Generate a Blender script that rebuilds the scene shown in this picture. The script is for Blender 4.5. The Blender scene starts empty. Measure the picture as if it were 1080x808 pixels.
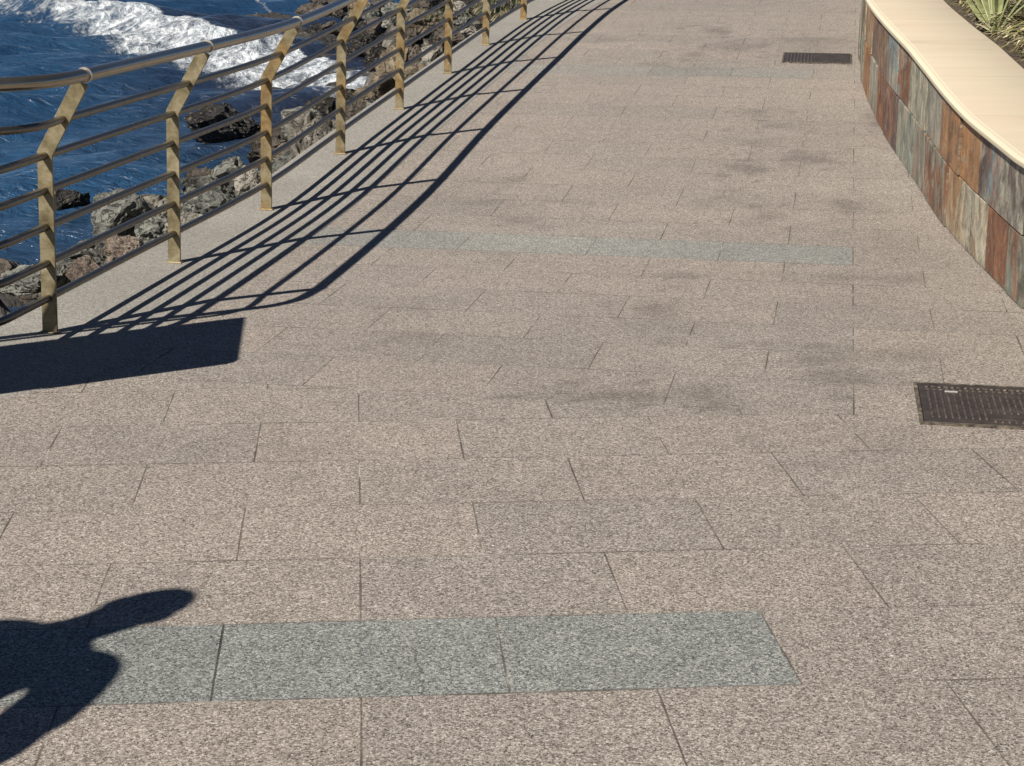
import bpy, bmesh, math, random
import numpy as np
from mathutils import Vector, Matrix, Euler, noise as mnoise

random.seed(7); rng = np.random.default_rng(7)
scene = bpy.context.scene
col = scene.collection
R = math.radians

# ------------------------------------------------------------------ camera
FPX, PITCH, ROLL, CAMH = 1917.0, 0.25601, 0.00633, 1.538
cam_d = bpy.data.cameras.new('camera'); cam = bpy.data.objects.new('camera', cam_d); col.objects.link(cam)
cam_d.sensor_width = 36.0; cam_d.lens = 36.0 * FPX / 1080.0
cam_d.clip_start = 0.05; cam_d.clip_end = 3000
cam.matrix_world = Matrix.Translation((0, 0, CAMH)) @ Matrix.Rotation(math.pi / 2 - PITCH, 4, 'X') @ Matrix.Rotation(ROLL, 4, 'Z')
scene.camera = cam

# ------------------------------------------------------------------ sky, sun, exposure
SUN_AZ, SUN_EL = 219.5, 40.0            # compass bearing of the sun (from +Y clockwise), elevation
world = bpy.data.worlds.new('World'); scene.world = world; world.use_nodes = True
wn = world.node_tree.nodes; wn.clear()
sky = wn.new('ShaderNodeTexSky'); sky.sky_type = 'NISHITA'; sky.sun_disc = False
sky.sun_elevation = R(SUN_EL); sky.sun_rotation = R(SUN_AZ)
sky.air_density = 0.42; sky.dust_density = 0.0; sky.ozone_density = 2.0
bg = wn.new('ShaderNodeBackground'); bg.inputs['Strength'].default_value = 0.05
wo = wn.new('ShaderNodeOutputWorld')
world.node_tree.links.new(sky.outputs[0], bg.inputs[0]); world.node_tree.links.new(bg.outputs[0], wo.inputs[0])
sun_d = bpy.data.lights.new('sun', 'SUN'); sun = bpy.data.objects.new('sun', sun_d); col.objects.link(sun)
sun_d.energy = 5.0; sun_d.angle = R(0.53); sun_d.color = (1.0, 0.945, 0.86)
_d = Vector((math.sin(R(SUN_AZ)) * math.cos(R(SUN_EL)), math.cos(R(SUN_AZ)) * math.cos(R(SUN_EL)), math.sin(R(SUN_EL))))
sun.rotation_euler = _d.to_track_quat('Z', 'Y').to_euler(); sun.location = _d * 50
vs = scene.view_settings
vs.view_transform = 'Standard'; vs.look = 'None'; vs.gamma = 1.0; vs.use_curve_mapping = False; vs.exposure = 0.45

# ------------------------------------------------------------------ site survey: the measured plan of the place
AL1, U1, V1, D1 = -0.08521, -0.01036, 3.38707, 0.40572      # paving grid, near part
AL2, U2, V2, D2 = 0.17681, 0.09048, 8.08681, 0.41329        # paving grid, from the turn on
TW = 0.6
def zs(X, Y):
    """height of the walkway: level, then a steady ramp"""
    v = np.asarray(X) * math.sin(AL2) + np.asarray(Y) * math.cos(AL2)
    v = np.minimum(v, 40.0)
    return 0.074 * 0.5 * np.logaddexp(0, (v - 8.75) / 0.5)
CT, ST = math.cos(PITCH), math.sin(PITCH)
CR, SR = math.cos(ROLL), math.sin(ROLL)
def ray(x, y):
    dx, dy = x - 540.0, y - 404.0
    x, y = dx * CR + dy * SR, -dx * SR + dy * CR
    return np.array((x, FPX * CT - y * ST, -(FPX * ST + y * CT)))
def at_z(x, y, Z):
    r = ray(x, y); t = (Z - CAMH) / r[2]
    return r[0] * t, r[1] * t, Z
def at_y(x, y, Y):
    r = ray(x, y); t = Y / r[1]
    return r[0] * t, Y, CAMH + r[2] * t
def on_walk(x, y, dz=0.0):
    Z = 0.0
    for _ in range(80):
        X, Y, _z = at_z(x, y, Z + dz); Z = 0.6 * Z + 0.4 * float(zs(X, Y))
    return X, Y, Z

POSTS = [(-1.71, 6.553), (-1.497, 7.915), (-1.262, 9.217), (-1.021, 10.711), (-0.762, 12.16), (-0.493, 13.626), (-0.234, 15.045), (0.081, 16.586)]
_x, _y = POSTS[-1]
for a in (15, 19, 23, 28, 33, 38):
    _x += 1.45 * math.sin(R(a)); _y += 1.45 * math.cos(R(a)); POSTS.append((_x, _y))
KINK = (-1.79, 6.03)                                        # bend in the railing line at ground level
LD = (-math.sin(R(57)), -math.cos(R(57)))                   # direction of the railing beyond the bend
LEFT_POSTS = [(KINK[0] + LD[0] * s, KINK[1] + LD[1] * s) for s in (1.0, 2.5, 4.0, 5.5)]
def catmull(pts, n=8):
    P = [np.array(p, float) for p in pts]
    P = [2 * P[0] - P[1]] + P + [2 * P[-1] - P[-2]]
    out = []
    for i in range(1, len(P) - 2):
        p0, p1, p2, p3 = P[i - 1], P[i], P[i + 1], P[i + 2]
        for k in range(n):
            t = k / n
            out.append(0.5 * ((2 * p1) + (-p0 + p2) * t + (2 * p0 - 5 * p1 + 4 * p2 - p3) * t * t + (-p0 + 3 * p1 - 3 * p2 + p3) * t ** 3))
    out.append(P[-2]); return np.array(out)
def _mix(a, b, t): return (a[0] * (1 - t) + b[0] * t, a[1] * (1 - t) + b[1] * t)
_k1 = (KINK[0] + LD[0] * 0.22, KINK[1] + LD[1] * 0.22); _k2 = _mix(KINK, POSTS[0], 0.35)
_bend = [((1 - t) ** 2 * _k1[0] + 2 * t * (1 - t) * KINK[0] + t * t * _k2[0], (1 - t) ** 2 * _k1[1] + 2 * t * (1 - t) * KINK[1] + t * t * _k2[1]) for t in np.linspace(0, 1, 8)]
_far = []
_x, _y = POSTS[-1]
for a in (42, 46, 50, 54, 58, 60, 62):
    _x += 3.0 * math.sin(R(a)); _y += 3.0 * math.cos(R(a)); _far.append((_x, _y))
FCURVE = np.vstack([np.array(LEFT_POSTS[::-1]), np.array(_bend), catmull(POSTS, 8)])      # ground line of the railing, left to far
ECURVE = np.vstack([np.array([(-16.0, LEFT_POSTS[-1][1] - 5.5)]), FCURVE, np.array(_far)])
def frame_of(C):
    T = np.gradient(C, axis=0); T /= np.linalg.norm(T, axis=1)[:, None]
    return T, np.stack([T[:, 1], -T[:, 0]], 1)               # tangent, right-hand normal (towards the walkway)
def signed_dist(P, C):
    """distance of points to the polyline, positive on its left (sea) side"""
    P = np.asarray(P, float); best = np.full(len(P), 1e9); sgn = np.zeros(len(P))
    for a, b in zip(C[:-1], C[1:]):
        ab = b - a; t = np.clip(((P - a) @ ab) / (ab @ ab), 0, 1)
        q = P - (a + t[:, None] * ab); d = np.hypot(q[:, 0], q[:, 1])
        cr = ab[0] * q[:, 1] - ab[1] * q[:, 0]
        m = d < best; best = np.where(m, d, best); sgn = np.where(m, np.sign(cr), sgn)
    return best * sgn

WALL = [(1.98, -3.0), (1.985, 0.0), (2.0, 4.5), (2.018, 6.2), (2.037, 7.082), (2.065, 7.634), (2.121, 8.766), (2.22, 10.138), (2.312, 11.453), (2.436, 12.617), (2.619, 13.847), (2.886, 15.326)]
_x, _y = WALL[-1]
for a in (14, 18, 23, 28, 34, 40, 46):
    _x += 1.5 * math.sin(R(a)); _y += 1.5 * math.cos(R(a)); WALL.append((_x, _y))
WCURVE = catmull(WALL, 10)
SEA = -2.2

# ------------------------------------------------------------------ small helpers
def link(name, verts, faces, mat, parent=None, smooth=False):
    me = bpy.data.meshes.new(name); me.from_pydata([tuple(map(float, v)) for v in verts], [], [tuple(f) for f in faces]); me.update()
    o = bpy.data.objects.new(name, me); col.objects.link(o)
    if mat: me.materials.append(mat)
    if smooth: me.polygons.foreach_set('use_smooth', [True] * len(me.polygons))
    if parent: o.parent = parent
    return o
def link_bm(name, bm, mat, parent=None, smooth=False):
    me = bpy.data.meshes.new(name); bm.normal_update(); bm.to_mesh(me); bm.free()
    o = bpy.data.objects.new(name, me); col.objects.link(o)
    if mat: me.materials.append(mat)
    if smooth: me.polygons.foreach_set('use_smooth', [True] * len(me.polygons))
    if parent: o.parent = parent
    return o
def tag(o, label=None, cat=None, group=None, kind=None):
    if label: o['label'] = label
    if cat: o['category'] = cat
    if group: o['group'] = group
    if kind: o['kind'] = kind
    return o
def empty(name, loc, label, cat, group=None):
    o = bpy.data.objects.new(name, None); col.objects.link(o); o.location = loc; o.empty_display_size = 0.1
    return tag(o, label, cat, group)
def fattr(o, name, vals):
    a = o.data.attributes.new(name, 'FLOAT', 'POINT'); a.data.foreach_set('value', np.asarray(vals, np.float32))
def cattr_faces(o, name, cols):
    a = o.data.attributes.new(name, 'FLOAT_COLOR', 'FACE'); a.data.foreach_set('color', np.asarray(cols, np.float32).ravel())
def tube(pts, rad, n=10, cap=True):
    pts = np.asarray(pts, float); T = np.gradient(pts, axis=0); T /= np.linalg.norm(T, axis=1)[:, None]
    V, F = [], []
    up = np.array((0, 0, 1.0))
    rad = np.broadcast_to(rad, (len(pts),))
    for p, t, r in zip(pts, T, rad):
        a = np.cross(t, up); 
        if np.linalg.norm(a) < 1e-4: a = np.array((1.0, 0, 0))
        a /= np.linalg.norm(a); b = np.cross(a, t)
        for k in range(n):
            th = 2 * math.pi * k / n; V.append(p + r * (math.cos(th) * a + math.sin(th) * b))
    for i in range(len(pts) - 1):
        for k in range(n):
            F.append((i * n + k, i * n + (k + 1) % n, (i + 1) * n + (k + 1) % n, (i + 1) * n + k))
    if cap: F.append(tuple(range(n))[::-1]); F.append(tuple((len(pts) - 1) * n + k for k in range(n)))
    return V, F
def bm_box(bm, c, s, rot=None, bev=0.0):
    r = bmesh.ops.create_cube(bm, size=1.0); vs_ = r['verts']
    bmesh.ops.scale(bm, vec=s, verts=vs_)
    if bev:
        es = list({e for v in vs_ for e in v.link_edges})
        rr = bmesh.ops.bevel(bm, geom=es, offset=bev, segments=2, affect='EDGES', profile=0.5)
        vs_ = list({v for f in rr['faces'] for v in f.verts} | {v for v in vs_ if v.is_valid})
    m = Matrix.Translation(c) @ (rot.to_4x4() if rot is not None else Matrix.Identity(4))
    bmesh.ops.transform(bm, matrix=m, verts=vs_)

# ------------------------------------------------------------------ node helpers
class NT:
    def __init__(self, name):
        self.m = bpy.data.materials.new(name); self.m.use_nodes = True
        self.t = self.m.node_tree; self.n = self.t.nodes; self.n.clear()
        self.out = self.n.new('ShaderNodeOutputMaterial'); self.p = self.n.new('ShaderNodeBsdfPrincipled')
        self.t.links.new(self.p.outputs[0], self.out.inputs[0])
    def L(self, a, b): self.t.links.new(a, b)
    def _in(self, sock, v):
        if v is None: return
        if hasattr(v, 'is_output') or isinstance(v, bpy.types.NodeSocket): self.L(v, sock)
        else: sock.default_value = v
    def math(self, op, a, b=None, c=None, clamp=False):
        x = self.n.new('ShaderNodeMath'); x.operation = op; x.use_clamp = clamp
        for i, v in enumerate((a, b, c)): self._in(x.inputs[i], v)
        return x.outputs[0]
    def pos(self):
        g = self.n.new('ShaderNodeNewGeometry'); return g.outputs['Position']
    def objc(self):
        g = self.n.new('ShaderNodeTexCoord'); return g.outputs['Object']
    def sep(self, v):
        s = self.n.new('ShaderNodeSeparateXYZ'); self.L(v, s.inputs[0]); return s.outputs
    def comb(self, x, y, z=0.0):
        s = self.n.new('ShaderNodeCombineXYZ')
        for i, v in enumerate((x, y, z)): self._in(s.inputs[i], v)
        return s.outputs[0]
    def noise(self, vec, scale, detail=3, rough=0.5, dist=0.0, out=0):
        s = self.n.new('ShaderNodeTexNoise'); self._in(s.inputs['Vector'], vec); self._in(s.inputs['Scale'], scale)
        s.inputs['Detail'].default_value = detail; s.inputs['Roughness'].default_value = rough; s.inputs['Distortion'].default_value = dist
        return s.outputs[out]
    def voro(self, vec, scale, feature='F1'):
        s = self.n.new('ShaderNodeTexVoronoi'); s.feature = feature; self._in(s.inputs['Vector'], vec); s.inputs['Scale'].default_value = scale
        return s
    def white(self, vec):
        s = self.n.new('ShaderNodeTexWhiteNoise'); self.L(vec, s.inputs['Vector']); return s.outputs
    def ramp(self, f, stops, interp='LINEAR'):
        r = self.n.new('ShaderNodeValToRGB'); r.color_ramp.interpolation = interp; self._in(r.inputs[0], f)
        e = r.color_ramp.elements
        while len(e) < len(stops): e.new(0.5)
        for el, (p, c) in zip(e, stops):
            el.position = p; el.color = tuple(c) + (1,) if len(c) == 3 else c
        return r.outputs[0]
    def mix(self, f, a, b, blend='MIX'):
        x = self.n.new('ShaderNodeMix'); x.data_type = 'RGBA'; x.blend_type = blend
        self._in(x.inputs[0], f)
        for i, v in ((6, a), (7, b)):
            if isinstance(v, (tuple, list)): v = tuple(v) + (1,) if len(v) == 3 else v
            self._in(x.inputs[i], v)
        return x.outputs[2]
    def mapr(self, v, a, b, c=0.0, d=1.0, smooth=False):
        x = self.n.new('ShaderNodeMapRange'); x.interpolation_type = 'SMOOTHSTEP' if smooth else 'LINEAR'
        for i, q in enumerate((v, a, b, c, d)): self._in(x.inputs[i], q)
        return x.outputs[0]
    def attr(self, name, out='Fac'):
        a = self.n.new('ShaderNodeAttribute'); a.attribute_name = name; return a.outputs[out]
    def bump(self, h, strength, dist=0.01, normal=None):
        b = self.n.new('ShaderNodeBump'); b.inputs['Strength'].default_value = strength; b.inputs['Distance'].default_value = dist
        self._in(b.inputs['Height'], h)
        if normal is not None: self.L(normal, b.inputs['Normal'])
        return b.outputs[0]
    def objrand(self):
        o = self.n.new('ShaderNodeObjectInfo'); return o.outputs['Random']
    def set(self, **k):
        for a, v in k.items():
            s = self.p.inputs[a.replace('_', ' ')]
            if isinstance(v, tuple) and len(v) == 3: v = v + (1,)
            self._in(s, v)
        return self.m

def granite_grain(t, vec):
    """exposed aggregate: pale, mid and dark chips a few millimetres across"""
    v1 = t.voro(vec, 215.0); v2 = t.voro(vec, 420.0)
    r1 = t.sep(v1.outputs['Color'])[0]; r2 = t.sep(v2.outputs['Color'])[1]
    return t.math('ADD', t.math('MULTIPLY', r1, 0.55), t.math('MULTIPLY', r2, 0.45)), v1.outputs['Distance']

def make_paving():
    t = NT('granite_paving'); P = t.pos(); x, y, z = t.sep(P)
    def lin(a, b): return t.math('ADD', t.math('MULTIPLY', x, a), t.math('MULTIPLY', y, b))
    def grid(al, u0, v0, d, par):
        wob = t.math('MULTIPLY', t.math('SUBTRACT', t.noise(P, 2.2, 2), 0.5), 0.006)
        u = t.math('ADD', t.math('SUBTRACT', lin(math.cos(al), -math.sin(al)), u0), wob)
        v = t.math('ADD', t.math('SUBTRACT', lin(math.sin(al), math.cos(al)), v0), wob)
        rv = t.math('DIVIDE', v, d); row = t.math('FLOOR', rv)
        half = t.math('MULTIPLY', t.math('FLOORED_MODULO', t.math('ADD', row, par), 2.0), 0.5)
        uu = t.math('ADD', t.math('DIVIDE', u, TW), half); c = t.math('FLOOR', uu)
        fu = t.math('SUBTRACT', uu, c); fv = t.math('SUBTRACT', rv, row)
        du = t.math('MULTIPLY', t.math('MINIMUM', fu, t.math('SUBTRACT', 1.0, fu)), TW)
        dv = t.math('MULTIPLY', t.math('MINIMUM', fv, t.math('SUBTRACT', 1.0, fv)), d)
        return u, row, c, du, dv
    u1, r1, c1, du1, dv1 = grid(AL1, U1, V1, D1, 1.0)
    u2, r2, c2, du2, dv2 = grid(AL2, U2, V2, D2, 0.0)
    sec2 = t.math('GREATER_THAN', r2, -6.5)
    def sel(a, b):
        m = t.n.new('ShaderNodeMix'); m.data_type = 'FLOAT'; t._in(m.inputs[0], sec2); t._in(m.inputs[2], a); t._in(m.inputs[3], b); return m.outputs[0]
    row = sel(r1, t.math('ADD', r2, 41.0)); cc = sel(c1, c2); du = sel(du1, du2); dv = sel(dv1, dv2)
    # the straight cut where the two layouts meet
    cut = t.math('ABSOLUTE', t.math('SUBTRACT', t.math('SUBTRACT', lin(math.sin(AL2), math.cos(AL2)), V2), -6 * D2))
    # grey-green bands
    g1 = t.math('MULTIPLY', t.math('MULTIPLY', t.math('COMPARE', r1, 0.0, 0.1), t.math('LESS_THAN', u1, 1.5 * TW)), t.math('SUBTRACT', 1.0, sec2))
    g2 = t.math('MULTIPLY', t.math('COMPARE', r2, 0.0, 0.1), t.math('LESS_THAN', u2, 0.0))
    g3 = t.math('MULTIPLY', t.math('COMPARE', r2, 13.0, 0.1), t.math('LESS_THAN', u2, -0.3))
    green = t.math('MAXIMUM', g1, t.math('MAXIMUM', t.math('MULTIPLY', g2, 0.72), t.math('MULTIPLY', g3, 0.5)))
    wn_ = t.white(t.comb(row, cc, 3.3)); w = wn_['Value']; wc = t.sep(wn_['Color'])
    f, dist = granite_grain(t, P)
    pink = t.ramp(f, [(0.08, (0.05, 0.042, 0.035)), (0.30, (0.19, 0.163, 0.139)), (0.50, (0.288, 0.250, 0.215)), (0.72, (0.40, 0.354, 0.308)), (0.92, (0.63, 0.58, 0.525))])
    grn = t.ramp(f, [(0.08, (0.035, 0.040, 0.045)), (0.30, (0.145, 0.152, 0.145)), (0.50, (0.232, 0.239, 0.220)), (0.72, (0.335, 0.343, 0.312)), (0.92, (0.56, 0.57, 0.53))])
    gt = t.mapr(wc[1], 0, 1, 0.9, 1.1); grn = t.mix(1.0, grn, t.comb(gt, gt, gt), 'MULTIPLY'); c = t.mix(green, pink, grn)
    # slab-to-slab tone and broad weathering
    tone = t.mapr(w, 0, 1, 0.95, 1.05)
    big = t.mapr(t.noise(P, 0.9, 4, 0.6), 0.3, 0.7, 0.92, 1.07); mid = t.mapr(t.noise(P, 7.0, 4, 0.65), 0.3, 0.7, 0.93, 1.06)
    k = t.math('MULTIPLY', tone, t.math('MULTIPLY', big, mid))
    c = t.mix(1.0, c, t.comb(k, k, k), 'MULTIPLY')
    c = t.mix(t.math('MULTIPLY', wc[0], 0.16), c, t.mix(1.0, c, (1.08, 0.97, 0.88), 'MULTIPLY'))
    # joints: hairline, open or filled by turns
    jn = t.noise(P, 3.1, 3, 0.6)
    wl = t.mapr(jn, 0.33, 0.7, 0.0012, 0.0032)
    j1 = t.math('LESS_THAN', du, wl)
    wl2 = t.mapr(t.noise(P, 2.3, 3, 0.6), 0.38, 0.72, 0.0012, 0.0052)
    j2 = t.math('LESS_THAN', dv, wl2); jc = t.math('LESS_THAN', cut, t.mapr(jn, 0.4, 0.7, 0.0004, 0.003))
    wide = t.math('MULTIPLY', t.math('MULTIPLY', t.math('COMPARE', r1, 0.0, 0.1), t.math('SUBTRACT', 1.0, sec2)), t.math('COMPARE', t.math('ADD', u1, 0.001), -0.3, 0.0024))
    # one cracked slab in the near band
    ck = t.math('ADD', t.math('SUBTRACT', u1, t.math('MULTIPLY', lin(math.sin(AL1), math.cos(AL1)), -0.098)), t.math('MULTIPLY', t.math('SUBTRACT', t.noise(P, 14.0, 4, 0.7), 0.5), 0.05))
    crack = t.math('MULTIPLY', t.math('MULTIPLY', t.math('COMPARE', r1, 0.0, 0.1), t.math('SUBTRACT', 1.0, sec2)), t.math('COMPARE', ck, 0.462, 0.0022))
    j1 = t.math('MAXIMUM', j1, wide)
    jj = t.math('MAXIMUM', t.math('MULTIPLY', crack, 0.6), t.math('MAXIMUM', t.math('MULTIPLY', j1, t.mapr(jn, 0.36, 0.6, 0.75, 1.0)), t.math('MULTIPLY', t.math('MAXIMUM', j2, jc), t.mapr(t.noise(P, 1.9, 2), 0.36, 0.6, 0.4, 0.9))))
    jcol = t.ramp(t.noise(P, 5.0, 2), [(0.40, (0.060, 0.048, 0.038)), (0.58, (0.12, 0.10, 0.08)), (0.70, (0.48, 0.44, 0.38))])
    c = t.mix(t.math('MULTIPLY', jj, 0.85), c, t.mix(wide, jcol, (0.012, 0.01, 0.008)))
    # grime stains
    st = t.attr('stain'); sn = t.mapr(t.noise(P, 26.0, 4, 0.7), 0.30, 0.62, 0.35, 1.0)
    c = t.mix(t.math('MULTIPLY', t.math('MULTIPLY', st, sn), 0.54), c, (0.062, 0.052, 0.045))
    # stray pale flecks
    vf = t.voro(P, 9.0); fl = t.math('LESS_THAN', vf.outputs['Distance'], 0.03)
    fl = t.math('MULTIPLY', fl, t.math('GREATER_THAN', t.sep(vf.outputs['Color'])[2], 0.9))
    c = t.mix(fl, c, (0.75, 0.73, 0.7))
    h = t.math('SUBTRACT', t.math('MULTIPLY', f, 0.8), t.math('MULTIPLY', jj, 1.5))
    return t.set(Base_Color=c, Roughness=0.82, Specular_IOR_Level=0.28, Normal=t.bump(h, 0.55, 0.004))
M = {}
M['paving'] = make_paving()
def make_border():
    t = NT('border_granite'); P = t.pos(); f, _ = granite_grain(t, P)
    c = t.ramp(f, [(0.0, (0.09, 0.083, 0.073)), (0.25, (0.20, 0.186, 0.163)), (0.55, (0.305, 0.285, 0.25)), (0.8, (0.42, 0.395, 0.35)), (1.0, (0.60, 0.58, 0.53))])
    k = t.mapr(t.noise(P, 1.7, 4, 0.6), 0.3, 0.7, 0.9, 1.08); c = t.mix(1.0, c, t.comb(k, k, k), 'MULTIPLY')
    s = t.mapr(t.attr('along'), 0, 1, 0, 1)
    j = t.math('LESS_THAN', t.math('FLOORED_MODULO', s, 1.2), 0.004)
    vf = t.voro(P, 5.0); fl = t.math('MULTIPLY', t.math('LESS_THAN', vf.outputs['Distance'], 0.05), t.math('GREATER_THAN', t.sep(vf.outputs['Color'])[2], 0.75))
    c = t.mix(t.math('MULTIPLY', fl, 0.7), c, (0.08, 0.07, 0.055))
    c = t.mix(t.math('MULTIPLY', j, 0.6), c, (0.09, 0.08, 0.07))
    return t.set(Base_Color=c, Roughness=0.85, Specular_IOR_Level=0.25, Normal=t.bump(f, 0.5, 0.004))
M['border'] = make_border()
def make_concrete(name, c0, c1):
    t = NT(name); P = t.objc(); n = t.noise(P, 6, 5, 0.65)
    return t.set(Base_Color=t.ramp(n, [(0.3, c0), (0.7, c1)]), Roughness=0.9, Normal=t.bump(t.noise(P, 60, 4), 0.4, 0.004))
M['concrete'] = make_concrete('concrete', (0.2, 0.19, 0.17), (0.34, 0.32, 0.29))

# ------------------------------------------------------------------ pavement
WY = WCURVE[:, 1]; WX = WCURVE[:, 0]
def build_pavement():
    rows = np.concatenate([np.arange(-3, 2.6, 0.4), np.arange(2.6, 18.0, 0.05), np.arange(18.0, 24.5, 0.3)])
    T, N = frame_of(ECURVE); edge = ECURVE - 0.24 * N
    o_ = np.argsort(edge[:, 1]); ey, ex = edge[o_, 1], edge[o_, 0]
    n = 96; V = []; st_ = np.linspace(0, 1, n)
    for Y in rows:
        xl = max(-12.0, np.interp(Y, ey, ex)); xr = np.interp(Y, WY, WX) + 0.10
        # dense columns where the walkway itself is
        xs = xl + (xr - xl) * (1 - (1 - st_) ** 1.0)
        for X in xs: V.append((X, Y, 0))
    V = np.array(V); V[:, 2] = zs(V[:, 0], V[:, 1])
    F = [(i * n + k, i * n + k + 1, (i + 1) * n + k + 1, (i + 1) * n + k) for i in range(len(rows) - 1) for k in range(n - 1)]
    o = link('pavement', V, F, M['paving']); tag(o, 'pinkish granite slab walkway with grey-green bands', None, None, 'structure')
    # grime patches seen on the slabs: pixel centre, half width, half height, weight
    stains = [(690,327,22,9,.9),(642,417,42,8,1),(745,418,30,9,.8),(765,428,35,6,.7),(868,379,45,7,.9),(890,399,45,8,.9),(960,374,40,7,.7),(900,370,60,4,.6),
      (785,177,24,5,1),(848,167,24,5,1),(892,216,24,5,.9),(807,229,16,6,.8),(770,209,14,5,.5),(545,190,16,3.5,.9),(543,233,13,4,.7),(575,240,14,3,.4),(725,291,20,3,.8),
      (795,150,20,5,.6),(797,118,14,3,.9),(820,133,13,3,.8),(757,32,13,3,1),(775,50,30,5,.8),(858,42,40,4,.7),(852,52,25,5,.6),(735,58,13,2.5,.9),(640,42,18,3,.6),(690,68,15,2,.5),
      (435,325,20,6,.45),(440,355,22,4,.6),(790,465,20,10,.5),(930,470,35,12,.45),(1062,730,16,9,.5),(860,490,60,8,.3),(700,360,25,6,.5),(830,290,40,4,.4),(905,293,45,3,.7),
      (640,322,20,4,.3),(715,302,14,4,.5),(810,362,18,4,.5),(700,345,40,6,.3),(480,265,25,4,.3),(930,131,14,4,.9),(920,125,10,3,.6),(870,45,22,3,.6),(575,8,15,2,.4),(560,60,12,3,.3),
      (1040,480,30,6,.4),(325,262,20,4,.25),(600,213,16,3,.4),(500,214,20,3,.5),(650,288,18,5,.25),(945,405,18,8,.5),(740,215,10,4,.4),(880,60,30,4,.35),(1000,500,60,12,.25),(640,520,80,20,.12),(300,470,60,20,.1)]
    S = np.zeros(len(V))
    for (px, py, rx, ry, w) in stains:
        X, Y, Z = on_walk(px, py); sx = rx * Y / FPX; y0 = on_walk(px, py + ry)[1]; y1 = on_walk(px, py - ry)[1]; sy = max(0.03, (y1 - y0) / 2)
        a = ((V[:, 0] - X) / sx) ** 2 + ((V[:, 1] - Y) / sy) ** 2
        near = np.where(a < 9)[0]
        for i in near:
            q = a[i] * (1 + 1.4 * mnoise.fractal(Vector((V[i, 0] * 8, V[i, 1] * 8, px * .1)), 0.8, 2.0, 4))
            S[i] = max(S[i], w * math.exp(-0.9 * max(q, 0) ** 1.2))
    fattr(o, 'stain', S)
    return o
build_pavement()

def build_border():
    T, N = frame_of(FCURVE); s = np.concatenate([[0], np.cumsum(np.linalg.norm(np.diff(FCURVE, axis=0), axis=1))])
    prof = [(-0.25, -0.95), (-0.25, -0.012), (-0.238, 0.004), (0.405, 0.004), (0.418, -0.001)]
    V, F, A = [], [], []; n = len(prof)
    for c, nn, ss in zip(FCURVE, N, s):
        for (o_, h) in prof:
            p = c + nn * o_; V.append((p[0], p[1], float(zs(*p)) + h)); A.append(ss)
    for i in range(len(FCURVE) - 1):
        for k in range(n - 1): F.append((i * n + k, (i + 1) * n + k, (i + 1) * n + k + 1, i * n + k + 1))
    o = link('kerb_strip', V, F, M['border']); fattr(o, 'along', A)
    tag(o, 'pale grey kerb strip of granite under the railing posts', None, None, 'structure')
build_border()

# ------------------------------------------------------------------ metals
def make_post_metal(name, rust):
    t = NT(name); P = t.pos(); x, y, z = t.sep(P)
    n = t.noise(P, 16, 5, 0.7); fine = t.noise(t.comb(t.math('MULTIPLY', x, 30.0), t.math('MULTIPLY', y, 30.0), t.math('MULTIPLY', z, 240.0)), 1.0, 3)
    c = t.ramp(n, [(0.3, (0.125, 0.098, 0.05)), (0.5, (0.235, 0.192, 0.108)), (0.72, (0.35, 0.305, 0.20))])
    r = t.mapr(t.noise(t.comb(x, y, t.math('MULTIPLY', z, 0.45)), 11, 5, 0.65), 0.62 - 0.3 * rust, 0.85 - 0.3 * rust, 0, 0.9 * min(1, rust + .3), True)
    c = t.mix(r, c, t.ramp(t.noise(P, 40, 3), [(0.3, (0.20, 0.105, 0.028)), (0.7, (0.33, 0.22, 0.085))]))
    k = t.mapr(fine, 0.3, 0.7, 0.9, 1.08); c = t.mix(1.0, c, t.comb(k, k, k), 'MULTIPLY')
    return t.set(Base_Color=c, Metallic=0.45, Roughness=t.mapr(n, .3, .7, 0.34, 0.52), Normal=t.bump(fine, 0.15, 0.001))
M['post_near'] = make_post_metal('weathered_steel', 0.15); M['post_far'] = make_post_metal('rust_stained_steel', 0.75)
def make_rail_metal(name, base, rough):
    t = NT(name); P = t.pos(); n = t.noise(P, 7, 4, 0.6)
    c = t.mix(t.mapr(n, 0.5, 0.8, 0, 0.35, True), base, (0.14, 0.105, 0.06))
    return t.set(Base_Color=c, Metallic=0.9, Roughness=t.mapr(t.noise(P, 30, 3), .3, .7, rough, rough + 0.14))
M['rail'] = make_rail_metal('rail_steel', (0.20, 0.175, 0.135), 0.25)
M['collar'] = make_rail_metal('collar_steel', (0.62, 0.58, 0.50), 0.35)
M['handrail'] = make_rail_metal('handrail_steel', (0.36, 0.315, 0.245), 0.13)

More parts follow.
